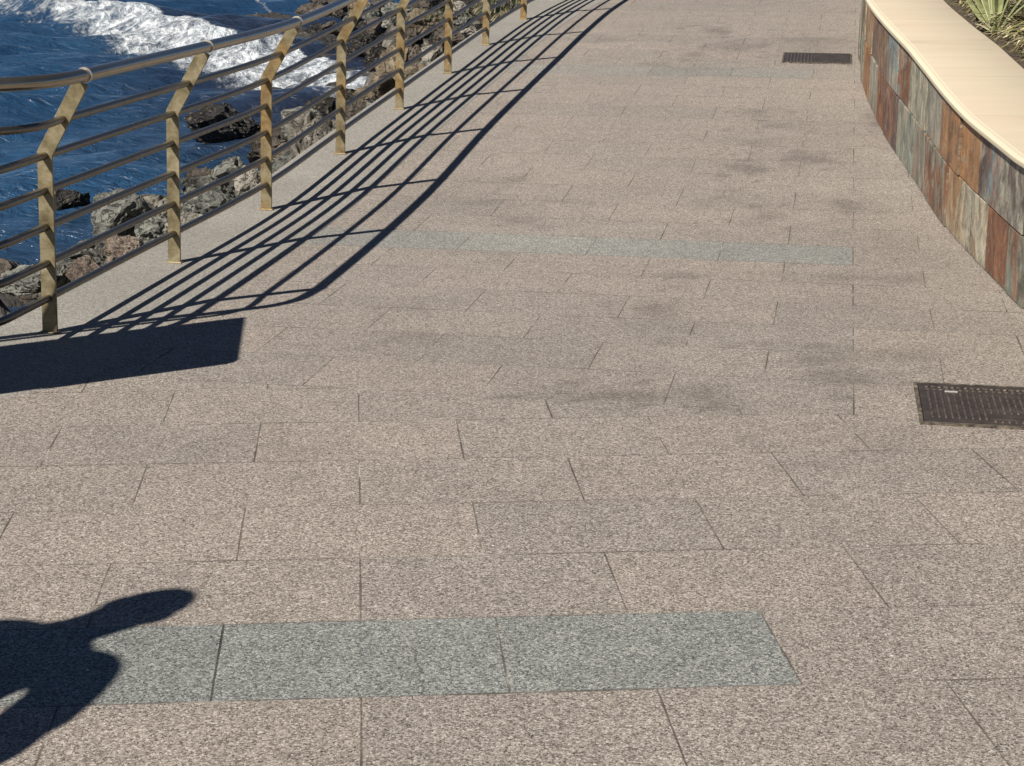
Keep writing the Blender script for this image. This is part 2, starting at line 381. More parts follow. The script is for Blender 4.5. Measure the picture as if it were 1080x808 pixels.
# ------------------------------------------------------------------ railing
RAILS = [(0.137, 0.003), (0.268, 0.006), (0.401, 0.009), (0.534, 0.012), (0.661, 0.020), (0.794, 0.096)]   # height, lean
TOPR = (0.951, 0.186)
fence = empty('metal_railing', (POSTS[0][0], POSTS[0][1], 0), 'long metal railing with cranked flat posts and thin horizontal bars along the sea edge', 'railing')
Finv = Matrix.Translation(-Vector(fence.location))
def local(V): 
    l = np.array(fence.location); return [tuple(np.asarray(v, float) - l) for v in V]
Tn, Nn = frame_of(FCURVE)
TOP_KINK = {0.794: (-1.645, 6.215), 0.951: (-1.597, 6.235)}       # the two upper bars turn the corner earlier
i1 = int(np.argmin(np.hypot(*(FCURVE - np.array(POSTS[0])).T)))
def rail_path(h, off):
    if h in TOP_KINK:
        k = np.array(TOP_KINK[h]); ld = np.array(LD); main = FCURVE[i1:] + Nn[i1:] * off
        p1 = k + ld * 0.16; p2 = k + (main[0] - k) * 0.55
        bend = [(1 - t) ** 2 * p1 + 2 * t * (1 - t) * k + t * t * p2 for t in np.linspace(0, 1, 9)]
        left = [k + ld * q for q in (6.6, 4.0, 2.0, 1.0)]
        P = np.vstack([left, bend, main]); base = np.vstack([left, bend, FCURVE[i1:]])
        return np.column_stack([P, zs(base[:, 0], base[:, 1]) + h])
    P = FCURVE + Nn * off
    return np.column_stack([P, zs(FCURVE[:, 0], FCURVE[:, 1]) + h])
for h, off in RAILS:
    V, F = tube(rail_path(h, off), 0.0145, 10); link('rail', local(V), F, M['rail'], fence, True)
V, F = tube(rail_path(*TOPR), 0.0245, 16); hr = link('handrail', local(V), F, M['handrail'], fence, True)
def post(p, mat, lean=None):
    lean = TOPR[1] if lean is None else lean
    i = int(np.argmin(np.hypot(*(FCURVE - np.array(p)).T))); t, n = Tn[i], Nn[i]
    z0 = float(zs(*p)); hw, ht = 0.0285, 0.0055
    spine = [(0.0, 0.004), (0.020, 0.668), (lean * 0.935, TOPR[0] - 0.022)]
    # side direction square to the spine, mitred at the bend
    def sd(a, b):
        d = np.array((b[0] - a[0], b[1] - a[1])); d /= np.linalg.norm(d); return np.array((d[1], -d[0]))
    s1, s2 = sd(spine[0], spine[1]), sd(spine[1], spine[2]); sm = (s1 + s2) / np.linalg.norm(s1 + s2); sm = sm / (sm @ s1)
    V, F = [], []
    for (o_, h), s in zip(spine, (s1 / s1[0], sm, s2)):
        for su, sv in ((-1, -1), (1, -1), (1, 1), (-1, 1)):
            oo = o_ + su * hw * s[0]; hh = h + su * hw * s[1]
            q = np.array(p) + n * oo + t * sv * ht
            V.append((q[0], q[1], z0 + hh))
    for k in range(2):
        b = 4 * k
        for a in range(4): F.append((b + a, b + (a + 1) % 4, b + 4 + (a + 1) % 4, b + 4 + a))
    F.append((3, 2, 1, 0)); F.append((8, 9, 10, 11))
    o = link('post', local(V), F, mat, fence)
    bv = o.modifiers.new('soft_edges', 'BEVEL'); bv.width = 0.0015; bv.segments = 2; bv.limit_method = 'ANGLE'
    # welded foot plate and the ring that clasps the handrail
    bm = bmesh.new(); rot = Matrix(((n[0], t[0], 0), (n[1], t[1], 0), (0, 0, 1)))
    bm_box(bm, (p[0], p[1], z0 + 0.007), (0.074, 0.034, 0.006), rot, 0.0015)
    bm.transform(Finv); link_bm('foot_plate', bm, mat, o)
    ang = np.linspace(0, 2 * math.pi, 25)
    c = np.array((p[0] + n[0] * lean, p[1] + n[1] * lean, z0 + TOPR[0])); n3 = np.array((n[0], n[1], 0)); t3 = np.array((t[0], t[1], 0.0))
    V, F = [], []
    m = len(ang) - 1
    for a in ang[:-1]:
        dirv = math.cos(a) * n3 + math.sin(a) * np.array((0, 0, 1.0))
        for (rr, tt) in ((0.0247, -0.0055), (0.0290, -0.0055), (0.0290, 0.0055), (0.0247, 0.0055)): V.append(c + dirv * rr + t3 * tt)
    for a in range(m):
        for k in range(4): F.append((a * 4 + k, a * 4 + (k + 1) % 4, ((a + 1) % m) * 4 + (k + 1) % 4, ((a + 1) % m) * 4 + k))
    link('collar', local(V), F, M['collar'], o, False)
for i, p in enumerate(POSTS): post(p, M['post_near'] if i < 2 else M['post_far'])
for p in LEFT_POSTS: post(p, M['post_near'], -0.07)

# ------------------------------------------------------------------ slate wall with sandstone coping
HB, HC = 0.582, 0.038           # clad height, coping thickness
WS = np.concatenate([[0], np.cumsum(np.linalg.norm(np.diff(WCURVE, axis=0), axis=1))])
WT, WN = frame_of(WCURVE)       # WN points right, away from the walkway
def wpt(s):
    return np.array((np.interp(s, WS, WCURVE[:, 0]), np.interp(s, WS, WCURVE[:, 1]))), np.array((np.interp(s, WS, WN[:, 0]), np.interp(s, WS, WN[:, 1])))
def w_s(Y): return float(np.interp(Y, WCURVE[:, 1], WS))
def hs(Y): return float(np.interp(Y, [6, 7.2, 8.2, 8.8, 9.4, 10.2, 11.4, 13], [0.955, 0.965, 1.01, 1.055, 1.09, 1.115, 1.11, 1.07]))
def make_slate():
    t = NT('slate_tile'); uv = t.n.new('ShaderNodeUVMap').outputs[0]; x, y, _ = t.sep(uv)
    rnd = t.attr('rnd')
    wob = t.math('MULTIPLY', t.math('SUBTRACT', t.noise(t.comb(x, y, t.math('MULTIPLY', rnd, 90.0)), 7.0, 4, 0.6), 0.5), 0.16)
    streak = t.noise(t.comb(t.math('MULTIPLY', t.math('ADD', x, wob), 11.0), t.math('MULTIPLY', y, 4.6), t.math('MULTIPLY', rnd, 40.0)), 1.0, 6, 0.66, 1.1)
    fine = t.noise(t.comb(t.math('MULTIPLY', x, 60.0), t.math('MULTIPLY', y, 11.0), t.math('MULTIPLY', rnd, 40.0)), 1.0, 5, 0.7, 0.4)
    patch = t.noise(t.comb(x, y, t.math('MULTIPLY', rnd, 40.0)), 7.0, 4, 0.6, 0.8)
    two = t.noise(t.comb(t.math('MULTIPLY', t.math('ADD', x, wob), 5.5), t.math('MULTIPLY', y, 2.6), t.math('MULTIPLY', rnd, 55.0)), 1.0, 5, 0.62, 1.4)
    base = t.mix(t.mapr(two, 0.46, 0.60, 0, 0.8, True), t.attr('tint', 'Color'), t.attr('tint2', 'Color'))
    k = t.math('MULTIPLY', t.mapr(streak, 0.3, 0.7, 0.42, 1.55), t.mapr(patch, 0.3, 0.7, 0.6, 1.4)); k2 = t.mapr(fine, 0.25, 0.75, 0.72, 1.28); kk = t.math('MULTIPLY', k, k2)
    c = t.mix(1.0, base, t.comb(kk, kk, kk), 'MULTIPLY')
    c = t.mix(t.mapr(streak, 0.55, 0.68, 0, 0.55, True), c, (0.30, 0.125, 0.04))
    c = t.mix(t.mapr(patch, 0.58, 0.72, 0, 0.6, True), c, (0.21, 0.225, 0.19))
    c = t.mix(t.mapr(streak, 0.36, 0.26, 0, 0.85, True), c, (0.045, 0.032, 0.028))
    c = t.mix(t.mapr(fine, 0.70, 0.82, 0, 0.6, True), c, (0.42, 0.36, 0.26))
    # splash dirt along the foot
    c = t.mix(t.mapr(t.math('ADD', y, t.math('MULTIPLY', t.noise(uv, 14.0, 3), 0.05)), 0.06, 0.02, 0, 0.5), c, (0.10, 0.10, 0.075))
    vn = t.noise(t.comb(t.math('MULTIPLY', t.math('ADD', x, wob), 7.0), t.math('MULTIPLY', y, 2.6), t.math('MULTIPLY', rnd, 77.0)), 1.0, 5, 0.6, 1.6)
    vein = t.mapr(t.math('ABSOLUTE', t.math('SUBTRACT', vn, 0.5)), 0.012, 0.0, 0, 0.75, True)
    c = t.mix(vein, c, t.ramp(patch, [(0.4, (0.34, 0.28, 0.19)), (0.6, (0.05, 0.035, 0.03))]))
    h = t.math('ADD', t.math('MULTIPLY', streak, 1.0), t.math('ADD', t.math('MULTIPLY', fine, 0.35), t.math('MULTIPLY', patch, 0.5)))
    return t.set(Base_Color=c, Roughness=t.mapr(fine, 0.3, 0.7, 0.5, 0.72), Specular_IOR_Level=0.4, Normal=t.bump(h, 0.75, 0.012))
M['slate'] = make_slate()
M['grout'] = make_concrete('tile_grout', (0.20, 0.18, 0.15), (0.30, 0.27, 0.22))
def make_sandstone():
    t = NT('sandstone_coping'); P = t.pos(); x, y, z = t.sep(P)
    band = t.noise(t.comb(t.math('MULTIPLY', x, 0.7), t.math('MULTIPLY', y, 4.2), 0.0), 1.0, 5, 0.62, 0.25)
    c = t.ramp(band, [(0.25, (0.46, 0.37, 0.25)), (0.36, (0.55, 0.465, 0.335)), (0.6, (0.585, 0.50, 0.37)), (0.75, (0.63, 0.55, 0.42))])
    pk = t.noise(P, 1.6, 4, 0.6); c = t.mix(t.mapr(pk, 0.45, 0.7, 0, 0.5, True), c, (0.58, 0.465, 0.345))
    k = t.mapr(t.noise(P, 160, 3, 0.7), 0.3, 0.7, 0.93, 1.06); c = t.mix(1.0, c, t.comb(k, k, k), 'MULTIPLY')
    s = t.math('FLOORED_MODULO', t.attr('along'), 1.02); j = t.math('LESS_THAN', s, 0.006)
    c = t.mix(t.math('MULTIPLY', j, 0.6), c, (0.30, 0.215, 0.13))
    edge = t.mapr(t.attr('across'), -0.046, -0.051, 0, 1)
    c = t.mix(t.math('MULTIPLY', edge, 0.7), c, (0.69, 0.61, 0.445))  # highlight along the rounded outer edge, painted in as a paler tint
    h = t.math('ADD', t.math('MULTIPLY', t.noise(P, 90, 4), 0.5), band)
    return t.set(Base_Color=c, Roughness=0.7, Specular_IOR_Level=0.3, Normal=t.bump(h, 0.25, 0.004))
M['coping'] = make_sandstone()
wall = empty('retaining_wall', (2.037, 7.082, 0), 'low curved wall clad in multicoloured slate with a cream sandstone coping', 'wall')
def wl(V): l = np.array(wall.location); return [tuple(np.asarray(v, float) - l) for v in V]
def sweep(prof, C, Nrm, S, name, mat, parent, loc, smooth=False, attrs=True):
    V, F, A, B = [], [], [], []; n = len(prof)
    acc = np.concatenate([[0], np.cumsum([math.dist(a, b) for a, b in zip(prof[:-1], prof[1:])])])
    for c, nn, ss in zip(C, Nrm, S):
        zz = float(zs(*c))
        for (o_, h), a in zip(prof, acc):
            p = c + nn * o_; V.append((p[0], p[1], zz + h * hs(c[1]))); A.append(ss); B.append(o_ - prof[0][0])
    for i in range(len(C) - 1):
        for k in range(n - 1): F.append((i * n + k, i * n + k + 1, (i + 1) * n + k + 1, (i + 1) * n + k))
    o = link(name, loc(V), F, mat, parent, smooth)
    if attrs: fattr(o, 'along', A); fattr(o, 'across', B)
    return o
sweep([(0.0, -0.1), (0.0, HB), (0.42, HB), (0.42, -0.1)], WCURVE, WN, WS, 'wall_core', M['grout'], wall, wl)
OV, CW = 0.052, 0.455
b, top = HB + 0.003, HB + HC
capp = [(0.03, b), (-OV + 0.004, b), (-OV, b + 0.006), (-OV - 0.001, b + 0.022), (-OV + 0.004, top - 0.009), (-OV + 0.012, top - 0.004), (-OV + 0.026, top - 0.001), (-OV + 0.029, top - 0.0025), (-OV + 0.033, top), (CW - 0.012, top), (CW - 0.004, top - 0.004), (CW, top - 0.015), (CW, b), (0.36, b)]
cp = sweep(capp, WCURVE, WN, WS, 'coping', M['coping'], wall, wl, True)
es = cp.modifiers.new('crisp', 'EDGE_SPLIT'); es.split_angle = R(50)
# slate tiles
RUST, ORNG, GRNG, BLUE, PURP, TAN, BEIG, GREY, BRWN = (.19,.085,.045), (.26,.135,.06), (.17,.185,.15), (.16,.195,.195), (.085,.06,.055), (.30,.24,.155), (.34,.31,.23), (.24,.225,.18), (.15,.10,.065)
def s_px(px, py, dz):
    best = min(np.linspace(5, 16, 1200), key=lambda Y: abs(at_y(px, py, Y)[0] - np.interp(Y, WCURVE[:, 1], WCURVE[:, 0])))
    return w_s(best)
def run(edges, cols, s_end):
    out = []; s = edges[0]
    pal = [RUST, GRNG, BLUE, ORNG, GREY, BRWN, TAN, PURP, BEIG, GRNG, ORNG]
    ss = -0.0; k = 0
    e0 = edges[0]; pre = []
    while e0 > 0: 
        w = random.choice((.26, .3, .36, .45)); pre.append((max(0, e0 - w), e0, random.choice(pal))); e0 -= w
    out += pre[::-1]
    for a, b_, c in zip(edges[:-1], edges[1:], cols): out.append((a, b_, c))
    s = edges[-1]
    while s < s_end:
        w = random.choice((.26, .3, .36, .45)); out.append((s, s + w, random.choice(pal))); s += w
    return out
bot_px = [(1110, 362), (1080, 327), (1062, 308), (1040, 286), (1013, 258), (999, 240), (979, 211), (964, 188), (948, 163), (935, 142), (926, 126), (918, 108), (912, 88)]
bot_c = [GREY, GRNG, RUST, BEIG, TAN, RUST, GREY, GRNG, PURP, RUST, GREY, ORNG]
top_px = [(1100, 270), (1080, 255), (1054, 229), (1043, 219), (1033, 208), (1014, 183), (995, 160), (978, 137), (961, 114), (949, 98), (939, 82), (930, 68), (921, 52), (915, 40)]
top_c = [GREY, GREY, BLUE, PURP, ORNG, ORNG, GREY, BEIG, RUST, BLUE, BRWN, BRWN, ORNG]
SEND = float(WS[-1]) - 0.3
rows_t = [(0.004, 0.288, run(sorted(s_px(x, y, 0) for x, y in bot_px), bot_c, SEND)), (0.294, HB - 0.004, run(sorted(s_px(x, y, 0.29) for x, y in top_px), top_c, SEND))]
V, F, TC, T2, UV, RN = [], [], [], [], [], []
for (z0, z1, tiles) in rows_t:
    for (a, b_, c) in tiles:
        th = random.uniform(0.006, 0.023); sub = max(2, int((b_ - a) / 0.12)); g = 0.0022
        ss = np.linspace(a + g, b_ - g, sub + 1); i0 = len(V); r = random.random(); j = random.uniform(.82, 1.05); c2 = random.choice([RUST, BRWN, GREY, TAN, GRNG, ORNG, PURP])
        for s_ in ss:
            p, n_ = wpt(s_); zz = float(zs(*p))
            for (o_, h) in ((0.0, z0), (-th + 0.003, z0 + 0.001), (-th, z0 + 0.004), (-th, z1 - 0.004), (-th + 0.003, z1 - 0.001), (0.0, z1)):
                q = p + n_ * o_; V.append((q[0], q[1], zz + h * hs(p[1]))); UV.append((s_, h))
        for k in range(sub):
            for m in range(5): F.append((i0 + k * 6 + m, i0 + k * 6 + m + 1, i0 + (k + 1) * 6 + m + 1, i0 + (k + 1) * 6 + m)); TC.append((c[0] * j, c[1] * j, c[2] * j, 1)); T2.append(c2 + (1,)); RN.append(r)
        for base, od in ((i0, 0), (i0 + sub * 6, 1)):
            f = tuple(base + m for m in range(6)); F.append(f if od else f[::-1]); TC.append((c[0] * j, c[1] * j, c[2] * j, 1)); T2.append(c2 + (1,)); RN.append(r)
tl = link('slate_cladding', wl(V), F, M['slate'], wall)
cattr_faces(tl, 'tint', TC); cattr_faces(tl, 'tint2', T2); _a = tl.data.attributes.new('rnd', 'FLOAT', 'FACE'); _a.data.foreach_set('value', np.asarray(RN, np.float32))
uvl = tl.data.uv_layers.new(name='UVMap'); li = np.empty(len(tl.data.loops), np.int32); tl.data.loops.foreach_get('vertex_index', li)
uvl.data.foreach_set('uv', np.asarray(UV, np.float32)[li].ravel())

# ------------------------------------------------------------------ drain covers
def make_iron():
    t = NT('cast_iron'); P = t.pos(); n = t.noise(P, 14, 5, 0.65)
    c = t.ramp(n, [(0.3, (0.042, 0.034, 0.030)), (0.6, (0.080, 0.063, 0.054)), (0.8, (0.14, 0.108, 0.09))])
    return t.set(Base_Color=c, Metallic=0.35, Roughness=t.mapr(n, .3, .7, .45, .7), Normal=t.bump(t.noise(P, 150, 3), 0.4, 0.002))
M['iron'] = make_iron()
def make_iron_edge():
    t = NT('worn_iron'); P = t.pos()
    return t.set(Base_Color=t.ramp(t.noise(P, 60, 3), [(0.3, (0.065, 0.052, 0.044)), (0.7, (0.19, 0.155, 0.13))]), Metallic=0.45, Roughness=0.5)
M['iron_edge'] = make_iron_edge()
def make_dirt():
    t = NT('joint_dirt'); P = t.pos()
    return t.set(Base_Color=t.ramp(t.noise(P, 40, 4), [(0.35, (0.035, 0.027, 0.02)), (0.6, (0.13, 0.105, 0.075)), (0.75, (0.3, 0.26, 0.2))]), Roughness=0.95)
M['dirt'] = make_dirt()
def cover(name, bl, wdt, dep, label, slots):
    """bl: near left corner; local x across the walkway, local y along it"""
    ang = -AL2 + R(0.5)
    ux = np.array((math.cos(ang), math.sin(ang))); uy = np.array((-math.sin(ang), math.cos(ang)))
    def W(a, b_): return np.array(bl) + ux * a + uy * b_
    z0 = float(zs(*W(wdt / 2, dep / 2)))
    g = 0.0 if not slots else float(zs(*W(wdt / 2, dep)) - zs(*W(wdt / 2, 0))) / dep
    root = empty(name, (W(0, 0)[0], W(0, 0)[1], float(zs(*W(0, 0)))), label, 'drain cover')
    Mx = Matrix(((ux[0], uy[0], 0, 0), (ux[1], uy[1], 0, 0), (0, g, 1, 0), (0, 0, 0, 1)))
    def fin(nm, bm, mat): bm.transform(Mx); return link_bm(nm, bm, mat, root)
    bm = bmesh.new(); fw = 0.012                       # dirt-filled gap and frame round the lid
    for c, s in (((wdt / 2, -fw / 2, .0035), (wdt + 2 * fw, fw, .007)), ((wdt / 2, dep + fw / 2, .0035), (wdt + 2 * fw, fw, .007)), ((-fw / 2, dep / 2, .0035), (fw, dep, .007)), ((wdt + fw / 2, dep / 2, .0035), (fw, dep, .007))):
        bm_box(bm, c, s)
    fin('frame', bm, M['dirt'])
    bm = bmesh.new(); bm_box(bm, (wdt / 2, dep / 2, 0.003), (wdt - 0.006, dep - 0.006, 0.010), None, 0.002); fin('lid', bm, M['iron'])
    bm = bmesh.new(); zt = 0.0095
    if not slots:
        x = 0.03
        while x < wdt - 0.02:                           # long raised ribs, broken by a blank plate and two stud rows
            lo = 0.05 if not (0.20 < x < 0.47) else 0.13
            for (a, b_) in ((lo, 0.36),):
                bm_box(bm, (x, (a + b_) / 2, zt), (0.007, b_ - a, 0.005), None, 0.0012)
            x += 0.0205
        for k in range(int(wdt / 0.021)): 
            xx = 0.03 + k * 0.021
            if xx < wdt - .02:
                bm_box(bm, (xx, 0.43, zt), (0.011, 0.018, 0.005), Matrix.Rotation(R(45 if k % 2 else -20), 3, 'Z'), 0.0012)
                bm_box(bm, (xx, 0.395, zt), (0.010, 0.008, 0.005), None, 0.0012)
                if 0.2 < xx < 0.48: bm_box(bm, (xx, 0.035, zt), (0.008, 0.022, 0.005), None, 0.0012)
        fin('ribs', bm, M['iron_edge'])
        bm = bmesh.new(); bm_box(bm, (0.335, 0.085, zt), (0.26, 0.062, 0.004), None, 0.001); fin('blank_plate', bm, M['iron'])
        bm = bmesh.new(); bm_box(bm, (0.105, 0.372, zt + .001), (0.042, 0.010, 0.006), None, 0.002)
        lk = fin('lifting_slot', bm, M['coping'] if False else M['pale']); 
    else:
        for k in range(18):
            x = 0.03 + k * 0.026
            if x > wdt * 0.45: break
            bm_box(bm, (x, dep / 2, zt), (0.011, dep - 0.05, 0.006), None, 0.0015)
        fin('bars', bm, M['iron_edge'])
    return root
def flat(name, c, rough=0.6, metal=0.0, var=0.12):
    t = NT(name); P = t.objc(); n = t.noise(P, 25, 4, 0.6)
    return t.set(Base_Color=t.ramp(n, [(0.3, tuple(v * (1 - var) for v in c)), (0.7, tuple(min(1, v * (1 + var)) for v in c))]), Roughness=rough, Metallic=metal)
M['pale'] = flat('worn_bright_metal', (0.42, 0.40, 0.36), 0.4, 0.3)
cover('drain_cover', (1.274, 5.409), 0.62, 0.485, 'ribbed cast iron drain cover in the near paving, cut by the right edge of view', False)
cover('drain_grate', (2.052, 14.03), 0.505, 0.49, 'small slotted iron drain grate in the ramp beside the far wall bend', True)

# ------------------------------------------------------------------ rocks
def make_rock(name, c0, c1, c2, rough=0.8, lich=0.3, scale=1.0, bump=0.8):
    t = NT(name); P = t.pos(); rn = t.objrand()
    n = t.noise(P, 3.4 * scale, 7, 0.7, 0.5); f = t.noise(P, 19 * scale, 6, 0.75, 0.4)
    c = t.ramp(n, [(0.28, c0), (0.5, c1), (0.72, c2)])
    cr = t.mapr(t.math('ABSOLUTE', t.math('SUBTRACT', t.noise(P, 4.5 * scale, 6, 0.65, 1.2), 0.5)), 0.022, 0.0, 0, 0.8, True)
    k = t.mapr(f, 0.25, 0.75, 0.42, 1.5); c = t.mix(1.0, c, t.comb(k, k, k), 'MULTIPLY'); c = t.mix(cr, c, (0.025, 0.022, 0.018))
    k = t.mapr(rn, 0, 1, 0.8, 1.2); c = t.mix(1.0, c, t.comb(k, k, k), 'MULTIPLY')
    pat = t.noise(P, 9.0 * scale, 5, 0.7, 0.8)
    c = t.mix(t.mapr(pat, 0.60, 0.70, 0, lich, True), c, (0.42, 0.40, 0.33))
    h = t.math('SUBTRACT', t.math('ADD', n, t.math('MULTIPLY', f, 0.6)), t.math('MULTIPLY', cr, 0.4))
    return t.set(Base_Color=c, Roughness=rough, Normal=t.bump(h, bump, 0.06))
M['rk_grey'] = make_rock('grey_rock', (0.08, 0.081, 0.069), (0.17, 0.171, 0.146), (0.28, 0.274, 0.232), bump=1.0)
M['rk_pale'] = make_rock('pale_rock', (0.18, 0.163, 0.13), (0.30, 0.275, 0.225), (0.41, 0.38, 0.315), lich=0.4, bump=1.0)
M['rk_tan'] = make_rock('tan_rock', (0.085, 0.062, 0.038), (0.17, 0.132, 0.085), (0.29, 0.235, 0.16), bump=1.0)
M['rk_pink'] = make_rock('pinkish_rock', (0.12, 0.082, 0.062), (0.255, 0.195, 0.15), (0.46, 0.385, 0.31), lich=0.6, scale=3.0, bump=1.0)
M['rk_brown'] = make_rock('brown_rock', (0.045, 0.035, 0.028), (0.085, 0.068, 0.052), (0.14, 0.115, 0.085))
def make_wet():
    t = NT('wet_dark_rock'); P = t.pos(); v = t.voro(P, 11.0); d = v.outputs['Distance']; n = t.noise(P, 5, 5, 0.7)
    c = t.ramp(n, [(0.3, (0.010, 0.009, 0.008)), (0.6, (0.028, 0.024, 0.019)), (0.8, (0.07, 0.058, 0.042))])
    sp = t.math('MULTIPLY', t.math('LESS_THAN', d, 0.3), t.math('GREATER_THAN', t.sep(v.outputs['Color'])[0], 0.5))
    c = t.mix(t.math('MULTIPLY', sp, 0.8), c, (0.17, 0.145, 0.10))
    return t.set(Base_Color=c, Roughness=0.32, Normal=t.bump(t.math('SUBTRACT', t.noise(P, 22, 4, 0.7), d), 0.9, 0.08))
M['rk_wet'] = make_wet()

def rock_mesh(seed, sub=4, cuts=9, rough=0.10):
    r = random.Random(seed); bm = bmesh.new(); bmesh.ops.create_icosphere(bm, subdivisions=sub, radius=1.0)
    planes = []
    for _ in range(cuts):
        d = Vector((r.gauss(0, 1), r.gauss(0, 1), r.gauss(0, 1))).normalized(); planes.append((d, r.uniform(0.42, 0.80)))
    o = Vector((r.uniform(-50, 50), r.uniform(-50, 50), r.uniform(-50, 50)))
    for v in bm.verts:
        p = v.co.copy()
        for d, h in planes:
            k = p.dot(d) - h
            if k > 0: p -= d * k * 0.94
        nn = v.co.normalized()
        p += nn * (rough * mnoise.fractal(nn * 2.2 + o, 1.0, 2.0, 5))
        p += nn * (rough * 0.45 * mnoise.fractal(nn * 7 + o, 0.9, 2.1, 5))
        v.co = p
    # unit box
    mn = Vector([min(v.co[i] for v in bm.verts) for i in range(3)]); mx = Vector([max(v.co[i] for v in bm.verts) for i in range(3)])
    for v in bm.verts: v.co = Vector([(v.co[i] - (mn[i] + mx[i]) / 2) / (mx[i] - mn[i]) for i in range(3)])
    me = bpy.data.meshes.new('rock_shape'); bm.to_mesh(me); bm.free()
    me.polygons.foreach_set('use_smooth', [True] * len(me.polygons))
    return me
RM = {}
def rock_variant(k, mat):
    key = (k, mat)
    if key not in RM:
        me = rock_mesh(k * 13 + 5, 5, 12 + k % 5, 0.11 + 0.025 * (k % 4)); me.materials.append(M[mat]); me.set_sharp_from_angle(angle=R(38)) if hasattr(me, 'set_sharp_from_angle') else None
        RM[key] = me
    return RM[key]
ROCKS = []          # x, y, z, half height, half width: the ground is heaped up to carry them
def rock(name, cx, cy, Y, wpx, hpx, mat, label, group=None, k=None, rz=None, deep=1.0):
    X, Y, Z = at_y(cx, cy, Y); w = wpx * Y / FPX; h = hpx * Y / FPX
    k = len(ROCKS) % 9 if k is None else k
    o = bpy.data.objects.new(name, rock_variant(k, mat)); col.objects.link(o)
    o.scale = (w * 1.06, w * 0.9 * deep, h * 1.15); o.rotation_euler = (0, 0, 0 if rz is None else rz)
    o.location = (X, Y, Z)
    tag(o, label, 'rock', group); ROCKS.append((X, Y, Z, h / 2, w / 2)); return o
G1 = 'boulders heaped beside the kerb below the railing'; G2 = 'dark rocks of the rocky point beyond the breaker'; G3 = 'rocks on the shore beside the far railing'
LG1 = 'grey boulder among the heap of stones beside the kerb'
def wy(y): return (CAMH - SEA) * FPX / (y + 98.0)     # distance at which a waterline pixel lies
# --- by the near posts
rock('boulder', 132, 234, 11.2, 66, 56, 'rk_grey', 'large grey-green boulder seen between the first two railing posts', G1, 0)
rock('boulder', 172, 222, 12.0, 50, 34, 'rk_pale', 'pale flat-topped boulder directly behind the second railing post', G1, 1)
rock('boulder', 165, 247, 10.4, 44, 36, 'rk_grey', 'dark grey cracked boulder low beside the second railing post', G1, 2)
rock('boulder', 130, 264, 9.6, 44, 30, 'rk_pink', 'pinkish tan rubble stone low between the first two posts', G1, 3)
rock('boulder', 86, 288, 9.0, 36, 30, 'rk_pink', 'small pinkish white broken stone beside the first railing post', G1, 4)
rock('boulder', 100, 276, 9.7, 60, 46, 'rk_grey', 'grey slab-like boulder behind the pinkish stones', G1, 5)
rock('boulder', 66, 292, 9.6, 52, 40, 'rk_grey', 'blue-grey boulder hidden partly by the first railing post', G1, 6)
rock('boulder', 26, 296, 9.4, 62, 28, 'rk_grey', 'low grey boulder left of the first railing post', G1, 7)
rock('boulder', -8, 292, 10.0, 44, 34, 'rk_brown', 'dark boulder at the left edge of view above the gravel', G1, 8)
rock('boulder', 212, 195, 14.2, 36, 34, 'rk_brown', 'rounded brown boulder right of the second railing post', G1, 3)
rock('boulder', 250, 193, 12.8, 52, 52, 'rk_grey', 'peaked grey-green boulder between the second and third posts', G1, 5)
rock('boulder', 268, 200, 12.0, 40, 44, 'rk_pale', 'pale leaning slab of rock against the third railing post', G1, 2)
rock('boulder', 213, 220, 11.0, 48, 32, 'rk_grey', 'rounded grey boulder with a dark hollow between second and third posts', G1, 8)
rock('boulder', 196, 236, 10.3, 40, 20, 'rk_pale', 'flat pale stone just right of the second railing post', G1, 7)
rock('boulder', 284, 190, 12.6, 28, 40, 'rk_pink', 'pinkish stone wedged behind the third railing post', G1, 6)
rock('boulder', 330, 147, 12.9, 62, 56, 'rk_pale', 'big pale beige boulder between the third and fourth posts', G1, 1)
rock('boulder', 322, 134, 13.6, 50, 34, 'rk_grey', 'grey flat-topped boulder just behind the big pale one', G1, 0)
rock('boulder', 300, 178, 12.2, 36, 26, 'rk_grey', 'low grey stone beside the foot of the big pale boulder', G1, 4)
rock('boulder', 374, 121, 14.6, 32, 28, 'rk_brown', 'brown rounded boulder between the fourth and fifth posts', G1, 3)
rock('boulder', 360, 136, 13.8, 26, 24, 'rk_tan', 'small tan stone touching the fourth railing post', G1, 8)
# --- standing in the water
rock('sea_rock', 236, 136, wy(150), 78, 50, 'rk_wet', 'large black barnacled rock standing in the water behind the railing', 'dark rocks standing in the sea', 5, 0.2)
rock('sea_rock', 72, 216, wy(222), 44, 32, 'rk_wet', 'small black wet rock in the water right of the first post', 'dark rocks standing in the sea', 2, 0.7)
rock('sea_rock', 336, 115, wy(120), 36, 24, 'rk_wet', 'black wet rock among the foam where the breaker ends', 'dark rocks standing in the sea', 7)
rock('sea_rock', 372, 102, wy(108), 22, 16, 'rk_wet', 'small black rock half covered by the end of the breaker', 'dark rocks standing in the sea', 1)
rock('sea_rock', 8, 292, wy(300), 36, 26, 'rk_wet', 'black wet rock at the waterline by the left edge of view', 'dark rocks standing in the sea', 4)
